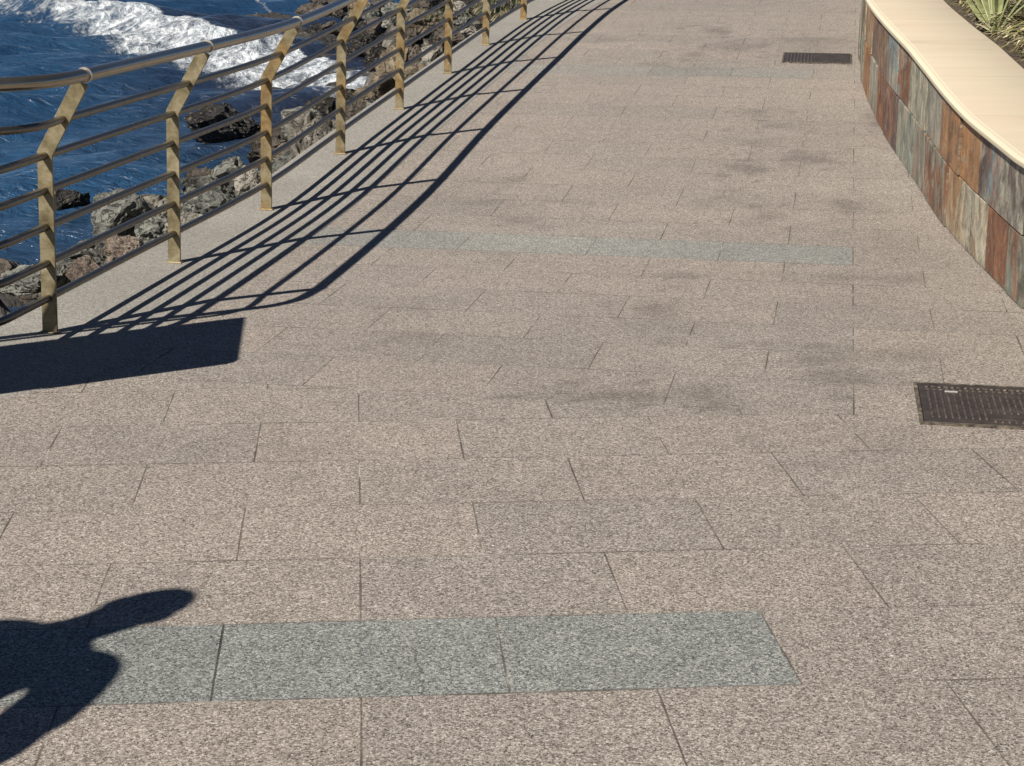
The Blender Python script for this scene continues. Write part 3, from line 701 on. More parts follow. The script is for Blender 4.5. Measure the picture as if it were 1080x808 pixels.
# --- beside the far railing
far = [(414, 72, 18.5, 34, 46, 'rk_tan', 'tall tan boulder between the fifth and sixth posts'), (436, 82, 17.0, 36, 26, 'rk_tan', 'brownish tan stone at the kerb beside the sixth post'),
       (458, 62, 17.8, 26, 24, 'rk_pale', 'pale rounded boulder directly left of the sixth post'), (436, 58, 19.5, 34, 24, 'rk_brown', 'dark brown boulder behind the tall tan one'),
       (448, 24, 24.0, 38, 26, 'rk_tan', 'orange-tan boulder high behind the sixth railing post'), (474, 40, 21.0, 34, 22, 'rk_brown', 'dark stone between the sixth and seventh posts'),
       (482, 12, 26.0, 26, 18, 'rk_pale', 'pale stone at the top edge left of the seventh post'), (497, 37, 20.0, 22, 14, 'rk_pale', 'white-grey stone on the kerb left of the seventh post'),
       (490, 24, 22.5, 24, 16, 'rk_grey', 'grey stone just above the white-grey one'), (430, 36, 24.0, 30, 22, 'rk_brown', 'dark wet-looking boulder left of the orange-tan one'),
       (462, 42, 22.0, 24, 18, 'rk_wet', 'black boulder below the orange-tan one'), (404, 88, 16.4, 24, 22, 'rk_tan', 'small tan stone behind the fifth railing post'),
       (515, 22, 23.0, 22, 14, 'rk_brown', 'brown stone right of the seventh post'), (420, 14, 28.0, 34, 20, 'rk_grey', 'grey boulder at the top edge left of the sixth post'),
       (398, 62, 22.0, 26, 24, 'rk_wet', 'black boulder left of the tall tan one')]
for a in far: rock('boulder', *a[:6], a[6], G3)
for i, a in enumerate([(508, 12, 26, 26, 18, 'rk_brown'), (522, 6, 30, 30, 18, 'rk_grey'), (540, 4, 32, 30, 18, 'rk_brown'), (558, -4, 34, 30, 18, 'rk_brown'), (532, 17, 24, 20, 12, 'rk_tan'), (548, 9, 27, 20, 12, 'rk_grey'), (500, 4, 34, 30, 16, 'rk_wet'), (565, 4, 27, 18, 12, 'rk_brown'),
                       (578, -4, 29, 22, 14, 'rk_grey'), (484, 0, 36, 30, 16, 'rk_brown'), (466, 4, 34, 28, 16, 'rk_wet'), (596, -12, 32, 28, 16, 'rk_brown'), (444, 6, 36, 28, 16, 'rk_brown'), (520, -8, 40, 40, 18, 'rk_brown'), (455, 34, 25, 20, 16, 'rk_wet'), (508, 30, 22, 14, 9, 'rk_wet')]):
    rock('boulder', *a[:6], {'rk_brown': 'brown boulder of the bank beyond the far railing posts', 'rk_grey': 'grey boulder of the bank beyond the far railing posts', 'rk_wet': 'black boulder of the bank beyond the far railing posts', 'rk_tan': 'only tan boulder of the bank beyond the far railing posts'}[a[5]], 'boulders of the bank beyond the far posts')
# --- rocky point beyond the breaker
pt = [(345, 16, 60, 34, 18, 'rk_tan'), (318, 40, 52, 26, 14, 'rk_wet'), (333, 34, 54, 24, 16, 'rk_wet'), (352, 32, 54, 26, 18, 'rk_brown'), (372, 24, 55, 28, 20, 'rk_grey'), (362, 46, 48, 30, 18, 'rk_wet'),
      (385, 42, 46, 30, 22, 'rk_wet'), (400, 30, 46, 26, 20, 'rk_brown'), (392, 14, 52, 26, 18, 'rk_grey'), (410, 46, 40, 26, 18, 'rk_wet'), (378, 54, 44, 24, 14, 'rk_wet'), (324, 12, 64, 26, 14, 'rk_brown'),
      (362, 6, 66, 30, 14, 'rk_brown'), (300, 30, 58, 20, 9, 'rk_wet'), (345, 50, 46, 22, 10, 'rk_wet'), (415, 20, 44, 24, 18, 'rk_grey'), (405, 8, 52, 26, 16, 'rk_brown'), (340, 2, 70, 30, 12, 'rk_brown'),
      (312, 24, 62, 22, 10, 'rk_wet'), (380, 8, 62, 26, 12, 'rk_tan'), (418, 34, 38, 24, 16, 'rk_brown'), (300, 4, 74, 34, 12, 'rk_brown'), (358, 20, 58, 24, 14, 'rk_wet'), (388, 28, 50, 24, 14, 'rk_wet')]
for i, a in enumerate(pt):
    lab = 'tan boulder highest on the rocky point beyond the breaker' if i == 0 else ('tan stone at the top edge of the rocky point' if i == 19 else {'rk_wet': 'black wet rock of the rocky point beyond the breaker', 'rk_brown': 'dark brown rock of the rocky point beyond the breaker', 'rk_grey': 'grey rock of the rocky point beyond the breaker'}[a[5]])
    rock('boulder', *a[:6], lab, G2)

# --- stones filling the gaps of the heap, tucked below the kerb
_rf = random.Random(21); _T, _N = frame_of(FCURVE); _i1 = int(np.argmin(np.hypot(*(FCURVE - np.array(POSTS[0])).T)))
for k in range(64):
    i = _rf.randint(_i1 - 4, len(FCURVE) - 34); d = 0.34 + 2.0 * _rf.random() ** 1.4; c = FCURVE[i] - _N[i] * d
    w = _rf.uniform(0.24, 0.55); mat = _rf.choice(['rk_grey', 'rk_brown', 'rk_wet', 'rk_tan', 'rk_brown', 'rk_grey'])
    Z = float(zs(*FCURVE[i])) - 0.30 - 0.34 * d - _rf.uniform(0, .12)
    o = bpy.data.objects.new('boulder', rock_variant(_rf.randint(0, 8), mat)); col.objects.link(o)
    o.scale = (w * 1.1, w * _rf.uniform(.7, 1.2), w * _rf.uniform(.6, .9)); o.rotation_euler = (_rf.uniform(-.5, .5), _rf.uniform(-.5, .5), _rf.uniform(0, 6.28)); o.location = (c[0], c[1], Z)
    tag(o, 'smaller stone filling a gap in the boulder heap below the kerb', 'rock', 'small stones filling the boulder heap'); ROCKS.append((c[0], c[1], Z, w * .35, w * .5))

# ------------------------------------------------------------------ shore ground under the rocks
def make_shore():
    t = NT('shore_rubble'); P = t.pos(); z = t.sep(P)[2]
    v = t.voro(P, 9.0); n = t.noise(P, 3, 5, 0.7)
    c = t.ramp(t.sep(v.outputs['Color'])[0], [(0.0, (0.03, 0.027, 0.022)), (0.4, (0.07, 0.064, 0.053)), (0.7, (0.13, 0.118, 0.098)), (1.0, (0.24, 0.22, 0.185))])
    c = t.mix(t.mapr(n, 0.4, 0.65, 0, 0.7), c, (0.06, 0.055, 0.045))
    c = t.mix(t.mapr(z, SEA + 0.7, SEA + 0.1, 0, 0.9), c, (0.02, 0.018, 0.016))
    return t.set(Base_Color=c, Roughness=0.85, Normal=t.bump(t.math('SUBTRACT', n, v.outputs['Distance']), 0.9, 0.06))
M['shore'] = make_shore()
def build_shore():
    xs = np.concatenate([np.arange(-22, -6, 0.5), np.arange(-6, 3, 0.14), np.arange(3, 22, 0.5)]); ys = np.concatenate([np.arange(-6, 6, 0.6), np.arange(6, 22, 0.14), np.arange(22, 80, 0.4)])
    gx, gy = np.meshgrid(xs, ys); P = np.column_stack([gx.ravel(), gy.ravel()])
    T, N = frame_of(ECURVE); d = signed_dist(P, ECURVE - 0.24 * N)
    zed = zs(P[:, 0], np.clip(P[:, 1], 0, 25))
    prof = np.interp(d, [-3, -0.2, 0.02, 0.35, 0.8, 2.2, 5.0, 8.0, 14], [-0.9, -0.9, -0.5, -0.75, -1.05, -1.7, -2.55, -3.1, -3.8])
    prof = np.where(d > 0, prof + zed * np.clip(1 - d / 5, 0, 1), prof + np.minimum(zed, 9))
    nz = np.array([mnoise.fractal(Vector((p[0] * 1.3, p[1] * 1.3, 0)), 1.0, 2.0, 5) for p in P])
    prof = prof + np.where(d > 0.02, 0.16 * nz * np.clip(d, 0, 1), 0)
    # the rocky point
    a, b_ = np.array((-8.5, 62.0)), np.array((-1.0, 34.0)); ab = b_ - a; tt = np.clip(((P - a) @ ab) / (ab @ ab), 0, 1)
    dd = np.hypot(*(P - (a + tt[:, None] * ab)).T); prof = np.maximum(prof, np.where(d > .5, SEA - 0.5 + 0.7 * np.exp(-(dd / 2.5) ** 2) + 0.25 * nz, -99))
    for (X, Y, Z, hh, ww) in ROCKS:
        q = np.hypot(P[:, 0] - X, P[:, 1] - Y)
        m = np.where(d > 0.03, Z - 0.85 * hh - np.maximum(0, q - ww * 0.4) * 2.2, -99)
        prof = np.maximum(prof, m)
    lim = np.where(d > 0.02, zed - 0.22, 9); prof = np.where(d < 1.2, np.minimum(prof, lim - np.clip(d - .1, 0, 2) * 0.75), prof)
    lev = np.clip(1 - np.abs(d - 0.4) / 0.55, 0, 1) * np.clip((7.4 - P[:, 1]) / 0.8, 0, 1); prof = np.where(d > 0.02, prof * (1 - lev) + lev * (-0.10 + 0.03 * nz), prof)
    V = np.column_stack([P, prof]); n = len(xs)
    keep = (d > -2.2)
    F = [(i * n + k, i * n + k + 1, (i + 1) * n + k + 1, (i + 1) * n + k) for i in range(len(ys) - 1) for k in range(n - 1) if keep[i * n + k] and keep[(i + 1) * n + k + 1]]
    o = link('shore', V, F, M['shore'], None, True); tag(o, 'rocky rubble bank falling from the kerb to the sea', None, None, 'structure')
    return V, d
SHV, SHD = build_shore()
def build_gravel():
    ico = bmesh.new(); bmesh.ops.create_icosphere(ico, subdivisions=1, radius=1.0); bv = np.array([v.co[:] for v in ico.verts]); bf = [tuple(v.index for v in f.verts) for f in ico.faces]; ico.free()
    idx = np.where((SHD > 0.03) & (SHD < 0.62) & (SHV[:, 1] > 3.5) & (SHV[:, 1] < 7.9))[0]
    V, F = [], []
    for k in range(2600):
        i = rng.choice(idx); p = SHV[i] + np.array((rng.uniform(-.07, .07), rng.uniform(-.07, .07), 0.008)); s = 0.010 + 0.028 * rng.random() ** 2.5
        sc = s * rng.uniform(0.6, 1.3, 3); jit = bv * sc * rng.uniform(0.75, 1.25, (len(bv), 1)); a = rng.uniform(0, 6.28); c_, s_ = math.cos(a), math.sin(a)
        jit = jit @ np.array(((c_, -s_, 0), (s_, c_, 0), (0, 0, 1))); b0 = len(V); V.extend(jit + p); F.extend(tuple(q + b0 for q in f) for f in bf)
    t = NT('gravel_stone'); P = t.pos(); v = t.voro(P, 22.0)
    m = t.set(Base_Color=t.ramp(t.sep(v.outputs['Color'])[0], [(0.0, (0.12, 0.11, 0.10)), (0.4, (0.26, 0.245, 0.22)), (0.75, (0.42, 0.39, 0.35)), (1.0, (0.62, 0.58, 0.53))]), Roughness=0.85)
    o = link('gravel', V, F, m); tag(o, 'loose pale gravel lying along the outer kerb edge', None, None, 'stuff')
build_gravel()

# ------------------------------------------------------------------ sea
CREST = [at_z(x, y, SEA)[:2] for x, y in ((-60, -6), (0, 4), (40, 6), (62, 14), (90, 19), (130, 24), (165, 31), (200, 38), (235, 50), (270, 60), (310, 69), (350, 80), (385, 92), (415, 102))]
def make_sea():
    t = NT('sea_water'); P = t.pos(); x, y, z = t.sep(P)
    foam = t.attr('foam')
    v = t.comb(x, t.math('MULTIPLY', y, 0.55), 0.0)
    n1 = t.noise(v, 1.9, 9, 0.72, 0.7); n2 = t.noise(v, 6.0, 5, 0.7, 0.4)
    st_ = t.noise(t.comb(t.math('MULTIPLY', t.math('ADD', x, t.math('MULTIPLY', y, 0.5)), 2.4), t.math('MULTIPLY', t.math('SUBTRACT', y, t.math('MULTIPLY', x, 0.5)), 0.35), 0.0), 1.0, 6, 0.7, 0.8)
    brk = t.math('ADD', t.math('ADD', t.math('MULTIPLY', n1, 0.45), t.math('MULTIPLY', n2, 0.27)), t.math('MULTIPLY', st_, 0.28))
    th = t.math('SUBTRACT', 0.82, t.math('MULTIPLY', foam, 0.44))
    fm = t.mapr(t.math('SUBTRACT', brk, th), -0.05, 0.14, 0, 1, True)
    shal = t.attr('shallow')
    deep = t.ramp(t.noise(v, 0.22, 3), [(0.35, (0.012, 0.042, 0.096)), (0.65, (0.024, 0.070, 0.140))])
    wat = t.mix(shal, deep, (0.020, 0.028, 0.050))
    fcol = t.ramp(t.math('ADD', t.math('MULTIPLY', n2, 0.6), t.math('MULTIPLY', n1, 0.4)), [(0.35, (0.28, 0.34, 0.42)), (0.46, (0.58, 0.64, 0.69)), (0.55, (0.82, 0.85, 0.87))])
    c = t.mix(fm, wat, fcol)
    rip = t.math('ADD', t.noise(t.comb(t.math('MULTIPLY', x, 1.5), t.math('MULTIPLY', y, 2.4), 0.0), 1.8, 5, 0.62, 0.5), t.math('MULTIPLY', fm, t.math('MULTIPLY', n2, 1.2)))
    nb = t.bump(rip, 0.9, 0.22)
    return t.set(Base_Color=c, Roughness=t.mapr(fm, 0, 1, 0.12, 0.75), IOR=1.33, Normal=nb)
M['sea'] = make_sea()
def build_sea():
    xs = np.concatenate([-np.geomspace(600, 24, 40), np.arange(-23.8, -10, 0.22), np.arange(-10, 4, 0.11), np.geomspace(4.2, 300, 30)])
    ys = np.concatenate([np.arange(-40, 8, 3.0), np.arange(8, 16, 0.3), np.arange(16, 60, 0.13), np.arange(60, 80, 0.25), np.geomspace(81, 1500, 60)])
    gx, gy = np.meshgrid(xs, ys); X, Y = gx.ravel(), gy.ravel(); Z = np.zeros(len(X))
    r = np.random.default_rng(3)
    near = np.clip(1.2 - np.hypot(X + 6, Y - 40) / 120, 0, 1)
    for k in range(34):
        lam = 0.7 * 1.12 ** k * 0.9; 
        if lam > 14: break
        a = R(-62) + r.normal(0, 0.55); amp = 0.0105 * lam ** 0.86; ph = r.uniform(0, 6.28)
        q = (X * math.cos(a) + Y * math.sin(a)) * 2 * math.pi / lam + ph
        Z += amp * (np.sin(q) + 0.25 * np.sin(2 * q + 0.7)) * near
    C = np.array(CREST); sd = signed_dist(np.column_stack([X, Y]), C)       # + beyond the crest line (left of its direction), - on the shore side
    seg = np.linspace(0, 1, len(C)); w = np.zeros(len(X)); 
    # position along the crest
    bi = np.argmin([(X - c[0]) ** 2 + (Y - c[1]) ** 2 for c in C], axis=0); al = seg[bi]
    amp = np.interp(al, [0, 0.15, 0.35, 0.6, 0.85, 1.0], [0.45, 0.62, 0.55, 0.38, 0.22, 0.08])
    prof = np.where(sd > 0, np.exp(-(sd / 2.6) ** 2), np.exp(-(sd / 1.1) ** 2)); Z += amp * prof - 0.16 * amp * 2 * np.exp(-((sd + 2.6) / 1.6) ** 2)
    # foam cover: how thick the white water lies
    px = np.array([[0, 2, 5, 22, 28], [20, 4, 7, 24, 40], [45, 7, 11, 30, 56], [62, 13, 19, 36, 62], [90, 18, 30, 44, 64], [130, 22, 46, 56, 70], [165, 29, 56, 66, 80], [200, 36, 68, 78, 90], [235, 47, 76, 86, 98], [270, 58, 84, 94, 106], [310, 67, 92, 104, 116], [350, 77, 106, 116, 126], [385, 88, 112, 120, 126], [415, 98, 106, 110, 116]], float)
    A = np.column_stack([X, Y, np.full(len(X), SEA)]) - np.array((0, 0, CAMH))
    zc = A[:, 1] * CT - A[:, 2] * ST; yc = -A[:, 2] * CT - A[:, 1] * ST
    ok = zc > 1
    ix = np.where(ok, 540 + FPX * A[:, 0] / np.where(ok, zc, 1), -999); iy = np.where(ok, 404 + FPX * yc / np.where(ok, zc, 1), -999)
    # (survey points of the foam edge, turned into plan distances: the foam belongs to the water surface)
    f = np.zeros(len(X)); m = ok & (ix > -40) & (ix < 430)
    t0, t1, t2, t3 = (np.interp(ix, px[:, 0], px[:, k]) for k in (1, 2, 3, 4))
    g = np.where(iy < t0, np.clip(1 - (t0 - iy) / 1.5, 0, 1), np.where(iy < t1, 1.0 - 0.1 * (iy - t0) / np.maximum(t1 - t0, .1), np.where(iy < t2, 0.9 - 0.38 * (iy - t1) / np.maximum(t2 - t1, .1), np.clip(0.52 - 0.30 * (iy - t2) / np.maximum(t3 - t2, .1), 0, 1))))
    g = np.where(iy > t3, np.clip(0.22 - (iy - t3) / 60, 0, 1), g)
    f = np.where(m, g, 0)
    # second, far breaker: a thin line
    q = np.interp(ix, [228, 245, 265, 290, 300], [0, 4, 8, 17, 20]); f = np.maximum(f, np.where(m & (ix > 235) & (ix < 298), np.clip(1.0 - np.abs(iy - q) / 3.2, 0, 1) * 0.9, 0))
    # wash round the rocks in the water
    for (RX, RY, RZ, hh, ww) in ROCKS:
        if RZ - hh < SEA + 0.35:
            d = np.hypot(X - RX, (Y - RY) * 0.7); f = np.maximum(f, np.clip(0.44 - (d - ww) / 1.6 * 0.44, 0, 0.44))
    T, N = frame_of(ECURVE)
    sm = (np.abs(X) < 40) & (Y > -10) & (Y < 90)
    de = np.full(len(X), 99.0); de[sm] = signed_dist(np.column_stack([X[sm], Y[sm]]), ECURVE)
    sh = np.clip(1 - (de - 3.0) / 5.0, 0, 1)
    a, b_ = np.array((-9.0, 62.0)), np.array((-2.0, 30.0)); ab = b_ - a; P = np.column_stack([X, Y]); tt = np.clip(((P - a) @ ab) / (ab @ ab), 0, 1)
    sh = np.maximum(sh, np.clip(1 - (np.hypot(*(P - (a + tt[:, None] * ab)).T) - 1.5) / 4.0, 0, 1))
    V = np.column_stack([X, Y, SEA + Z]); n = len(xs)
    F = [(i * n + k, i * n + k + 1, (i + 1) * n + k + 1, (i + 1) * n + k) for i in range(len(ys) - 1) for k in range(n - 1)]
    o = link('sea', V, F, M['sea'], None, True); fattr(o, 'foam', f); fattr(o, 'shallow', sh)
    tag(o, 'deep blue sea with a white breaker rolling in', None, None, 'structure')
build_sea()

# ------------------------------------------------------------------ planting behind the wall
def build_bed():
    V, F = [], []
    offs = [0.44, 0.7, 1.0, 1.5, 2.5, 4.5, 8.0]; n = len(offs)
    for c, nn in zip(WCURVE, WN):
        zz = float(zs(*c))
        for o_ in offs:
            p = c + nn * o_; V.append((p[0], p[1], zz + HB * hs(c[1]) - 0.03 + 0.10 * min(1, (o_ - .44)) + 0.06 * mnoise.noise(Vector((p[0] * 2, p[1] * 2, 0)))))
    for i in range(len(WCURVE) - 1):
        for k in range(n - 1): F.append((i * n + k, i * n + k + 1, (i + 1) * n + k + 1, (i + 1) * n + k))
    t = NT('planter_soil'); P = t.pos()
    m = t.set(Base_Color=t.ramp(t.noise(P, 22, 5, 0.7), [(0.3, (0.03, 0.022, 0.014)), (0.6, (0.10, 0.075, 0.045)), (0.8, (0.2, 0.155, 0.095))]), Roughness=0.95, Normal=t.bump(t.noise(P, 50, 4), 0.8, 0.03))
    o = link('planter_ground', V, F, m, None, True); tag(o, 'dry brown planter soil behind the coping', None, None, 'structure')
build_bed()
def blade(V, F, C, p, d, L, w, col_, droop, n=4):
    d = np.asarray(d, float); side = np.cross(d, (0, 0, 1.0)); side /= np.linalg.norm(side) + 1e-6; i0 = len(V)
    for k in range(n + 1):
        t = k / n; c = p + d * L * t + np.array((0, 0, -droop * L * t * t)); ww = w * (1 - t) ** 0.7
        V.append(c - side * ww); V.append(c + side * ww)
    for k in range(n): F.append((i0 + 2 * k, i0 + 2 * k + 1, i0 + 2 * k + 3, i0 + 2 * k + 2)); C.append(col_)
def build_grass():
    V, F, C = [], [], []
    cols = [(.52,.44,.22,1), (.66,.58,.34,1), (.42,.34,.17,1), (.22,.18,.07,1), (.24,.24,.09,1), (.58,.50,.31,1), (.12,.085,.045,1), (.36,.34,.13,1)]
    for k in range(15000):
        s = rng.uniform(w_s(5.0), w_s(14.5)); o_ = 0.56 + 1.5 * rng.random() ** 1.3; p, n_ = wpt(s); q = p + n_ * o_
        if o_ < 0.68 and rng.random() < .4: continue
        # bent stems lie mostly across the view, layered
        a = rng.normal(0.1, 0.55) + (math.pi if rng.random() < 0.5 else 0); el = rng.uniform(0.0, 0.55)
        d = (math.cos(a) * math.cos(el), math.sin(a) * math.cos(el), math.sin(el)); L = rng.uniform(0.12, 0.42)
        if d[0] < 0: L = min(L, (o_ - 0.50) * 0.95)
        blade(V, F, C, np.array((q[0], q[1], float(zs(*p)) + HB * hs(p[1]) + 0.0 + rng.uniform(-0.02, 0.11))), d, L, rng.uniform(0.003, 0.009), cols[rng.integers(len(cols))], rng.uniform(0.1, 0.7))
    t = NT('dry_grass_blade'); c = t.attr('tint', 'Color')
    m = t.set(Base_Color=c, Roughness=0.7)
    o = link('dry_grass', V, F, m); cattr_faces(o, 'tint', C); tag(o, 'tangled yellow dry grass in the planter behind the wall', None, None, 'stuff')
build_grass()
def make_leaf():
    t = NT('succulent_leaf'); P = t.pos(); n = t.noise(P, 12, 4, 0.6)
    c = t.ramp(n, [(0.3, (0.12, 0.135, 0.05)), (0.55, (0.21, 0.225, 0.095)), (0.8, (0.36, 0.34, 0.19))])
    return t.set(Base_Color=c, Roughness=0.5, Normal=t.bump(t.noise(P, 60, 3), 0.2, 0.004))
M['leaf'] = make_leaf()
M['dead_leaf'] = flat('dead_leaf', (0.36, 0.31, 0.23), 0.8, 0, 0.4)
def agave(x, y, z, label, n=11, s=1.0, seed=1, dead=5, extra=()):
    r = random.Random(seed); root = empty('agave_plant', (x, y, z), label, 'plant')
    def leaf(name, az, L, el, w, curl, mat):
        V, F = [], []; m = 9; sx = 6
        for i in range(m + 1):
            t = i / m; e = el - curl * t * t
            # integrate the curve
            rr = sum(math.cos(el - curl * (j / m) ** 2) for j in range(i)) * L / m; hh = sum(math.sin(el - curl * (j / m) ** 2) for j in range(i)) * L / m
            ww = w * (0.62 + 0.9 * t - 1.45 * t ** 2.2) if t < 0.98 else w * 0.03; ww = max(ww, w * 0.03)
            up = np.array((-math.sin(e) * math.cos(az), -math.sin(e) * math.sin(az), math.cos(e))); sd = np.array((-math.sin(az), math.cos(az), 0))
            c = np.array((rr * math.cos(az), rr * math.sin(az), hh))
            for k in range(sx):
                a = 2 * math.pi * k / sx; V.append(c + sd * ww * math.cos(a) + up * (0.30 * ww * math.sin(a) + 0.28 * ww * math.cos(a) ** 2))
        for i in range(m):
            for k in range(sx): F.append((i * sx + k, i * sx + (k + 1) % sx, (i + 1) * sx + (k + 1) % sx, (i + 1) * sx + k))
        F.append(tuple(range(sx))[::-1]); F.append(tuple(m * sx + k for k in range(sx)))
        return link(name, V, F, mat, root, True)
    for k in range(n): leaf('leaf', (-0.9 + (k * 2.4 + r.uniform(-.2, .2)) % 3.0), s * r.uniform(0.45, 0.75), R(r.uniform(40, 82)), s * 0.035, R(r.uniform(20, 75)), M['leaf'])
    for (az, L, el, w, curl) in extra: leaf('leaf', R(az), L, R(el), w, R(curl), M['leaf'])
    for k in range(dead): leaf('withered_leaf', r.uniform(-0.7, 2.0), s * r.uniform(0.2, 0.34), R(r.uniform(-5, 30)), s * 0.022, R(r.uniform(10, 60)), M['dead_leaf'])
    return root
_p = on_walk(1032, 30, 0.62)
agave(_p[0] + 0.05, _p[1] - 0.22, _p[2] + 0.60, 'pale green succulent with arching thick leaves beside the coping edge', 5, 1.0, 4, 14, [(97, .8, 16, .030, -40), (104, .7, 34, .028, -30), (140, .6, 84, .042, 4), (40, .55, 80, .03, 10), (100, .6, 62, .03, -10), (10, .6, 55, .028, 30), (95, .6, 70, .035, 25)])
agave(_p[0] + 0.75, _p[1] + 1.1, _p[2] + 0.70, 'second succulent standing in dry grass further from the coping', 11, 1.1, 9)
# pebble on the coping edge
_q = on_walk(1025, 27, 0.64)
pb = bpy.data.objects.new('pebble', rock_variant(2, 'rk_pale')); col.objects.link(pb); pb.location = (_q[0] - 0.01, _q[1], _q[2] + (HB + HC) * hs(_q[1]) + 0.012); pb.scale = (0.035, 0.03, 0.026)
tag(pb, 'tiny pale pebble lying on the inner edge of the coping', 'pebble')
# weeds on the bank by the far railing
def build_weeds():
    V, F, C = [], [], []
    cols = [(.07,.085,.03,1), (.11,.12,.045,1), (.17,.15,.07,1), (.05,.065,.025,1), (.22,.18,.10,1)]
    T, N = frame_of(ECURVE)
    for k in range(1500):
        px, py = rng.uniform(500, 640), rng.uniform(-40, 40); Yd = rng.uniform(17.2, 27)
        i = rng.integers(len(ECURVE) - 1); 
        t = rng.random(); c = ECURVE[i] * (1 - t) + ECURVE[i + 1] * t
        if c[1] < 18.5 or c[1] > 29: continue
        q = c - N[i] * (0.45 + 1.3 * rng.random()); a = rng.uniform(0, 6.28); el = rng.uniform(0.5, 1.4)
        d = (math.cos(a) * math.cos(el), math.sin(a) * math.cos(el), math.sin(el))
        for b_ in range(3):
            blade(V, F, C, np.array((q[0] + rng.normal(0, .05), q[1] + rng.normal(0, .05), float(zs(*c)) - 0.30)), d, rng.uniform(.08, .26), rng.uniform(.004, .010), cols[rng.integers(len(cols))], rng.uniform(.2, .7))
    t = NT('weed_blade'); m = t.set(Base_Color=t.attr('tint', 'Color'), Roughness=0.75)
    o = link('weeds', V, F, m); cattr_faces(o, 'tint', C); tag(o, 'scrubby green weeds on the bank beside the far railing', None, None, 'stuff')
build_weeds()

# ------------------------------------------------------------------ information board beside the railing, just out of view (its shadow falls into view)
M['board'] = flat('board_panel', (0.10, 0.13, 0.12), 0.45); M['board_frame'] = flat('board_frame', (0.16, 0.16, 0.15), 0.5, 0.6)
KX, KY = math.sin(R(SUN_AZ + 180)) / math.tan(R(SUN_EL)), math.cos(R(SUN_AZ + 180)) / math.tan(R(SUN_EL))
def info_board():
    zl, zh = 0.93, 1.215
    hi = np.array((-1.048 - KX * zh, 6.846 - KY * zh, zh)); lo = np.array((-0.971 - KX * zl, 6.125 - KY * zl, zl))
    d = np.array((LD[0], LD[1], 0.0)); L = 1.25; nrm = np.cross(d, hi - lo); nrm /= np.linalg.norm(nrm); nrm *= np.sign(nrm[2])
    root = empty('information_board', (lo[0] + d[0] * .6, lo[1] + d[1] * .6, 0), 'slanted information board on two posts beside the railing', 'sign'); rl = np.array(root.location)
    e = (hi - lo) / np.linalg.norm(hi - lo); W_ = np.linalg.norm(hi - lo); r = 0.045
    pts = []
    for cx, cy, a0 in ((r, r, 180), (L - r, r, 270), (L - r, W_ - r, 0), (r, W_ - r, 90)):
        rr = r if cy < W_ / 2 else 0.012
        cxx = rr if cx < L / 2 else L - rr; cyy = rr if cy < W_ / 2 else W_ - rr
        for k in range(6): a = R(a0 + 18 * k); pts.append((cxx + rr * math.cos(a), cyy + rr * math.sin(a)))
    n = len(pts); V = [lo + d * a + e * b_ + nrm * s - rl for s in (-0.02, 0.02) for a, b_ in pts]
    F = [tuple(range(n))[::-1], tuple(range(n, 2 * n))] + [(k, (k + 1) % n, n + (k + 1) % n, n + k) for k in range(n)]
    link('panel', V, F, M['board'], root)
    for a in (0.45, 0.95):
        c = lo + d * a + (hi - lo) * 0.5; bm = bmesh.new(); bm_box(bm, (c[0] - rl[0], c[1] - rl[1], (c[2] - 0.03) / 2), (0.07, 0.07, c[2] - 0.03), None, 0.004); link_bm('leg', bm, M['board_frame'], root)
info_board()

# ------------------------------------------------------------------ person standing left of the camera, out of view (the shadow falls into view)
M['skin'] = flat('skin', (0.42, 0.26, 0.19), 0.5, 0, 0.06); M['shirt'] = flat('shirt_cloth', (0.12, 0.2, 0.3), 0.85); M['trousers'] = flat('trouser_cloth', (0.09, 0.09, 0.11), 0.85); M['hair'] = flat('hair', (0.035, 0.022, 0.014), 0.6, 0, 0.4); M['shoe'] = flat('shoe', (0.05, 0.045, 0.04), 0.6)
def skin_obj(name, joints, edges, mat, parent, root=0, sub=2):
    names = list(joints); me = bpy.data.meshes.new(name)
    me.from_pydata([joints[k][0] for k in names], [(names.index(a), names.index(b_)) for a, b_ in edges], []); me.update()
    o = bpy.data.objects.new(name, me); col.objects.link(o); me.materials.append(mat); o.parent = parent
    o.modifiers.new('skin', 'SKIN'); sl = me.skin_vertices[0] if me.skin_vertices else None
    for i, k in enumerate(names):
        rr = joints[k][1]; me.skin_vertices[0].data[i].radius = rr if isinstance(rr, tuple) else (rr, rr); me.skin_vertices[0].data[i].use_root = (i == root)
    s = o.modifiers.new('smooth', 'SUBSURF'); s.levels = sub; s.render_levels = sub
    o.modifiers['skin'].use_smooth_shade = True
    return o
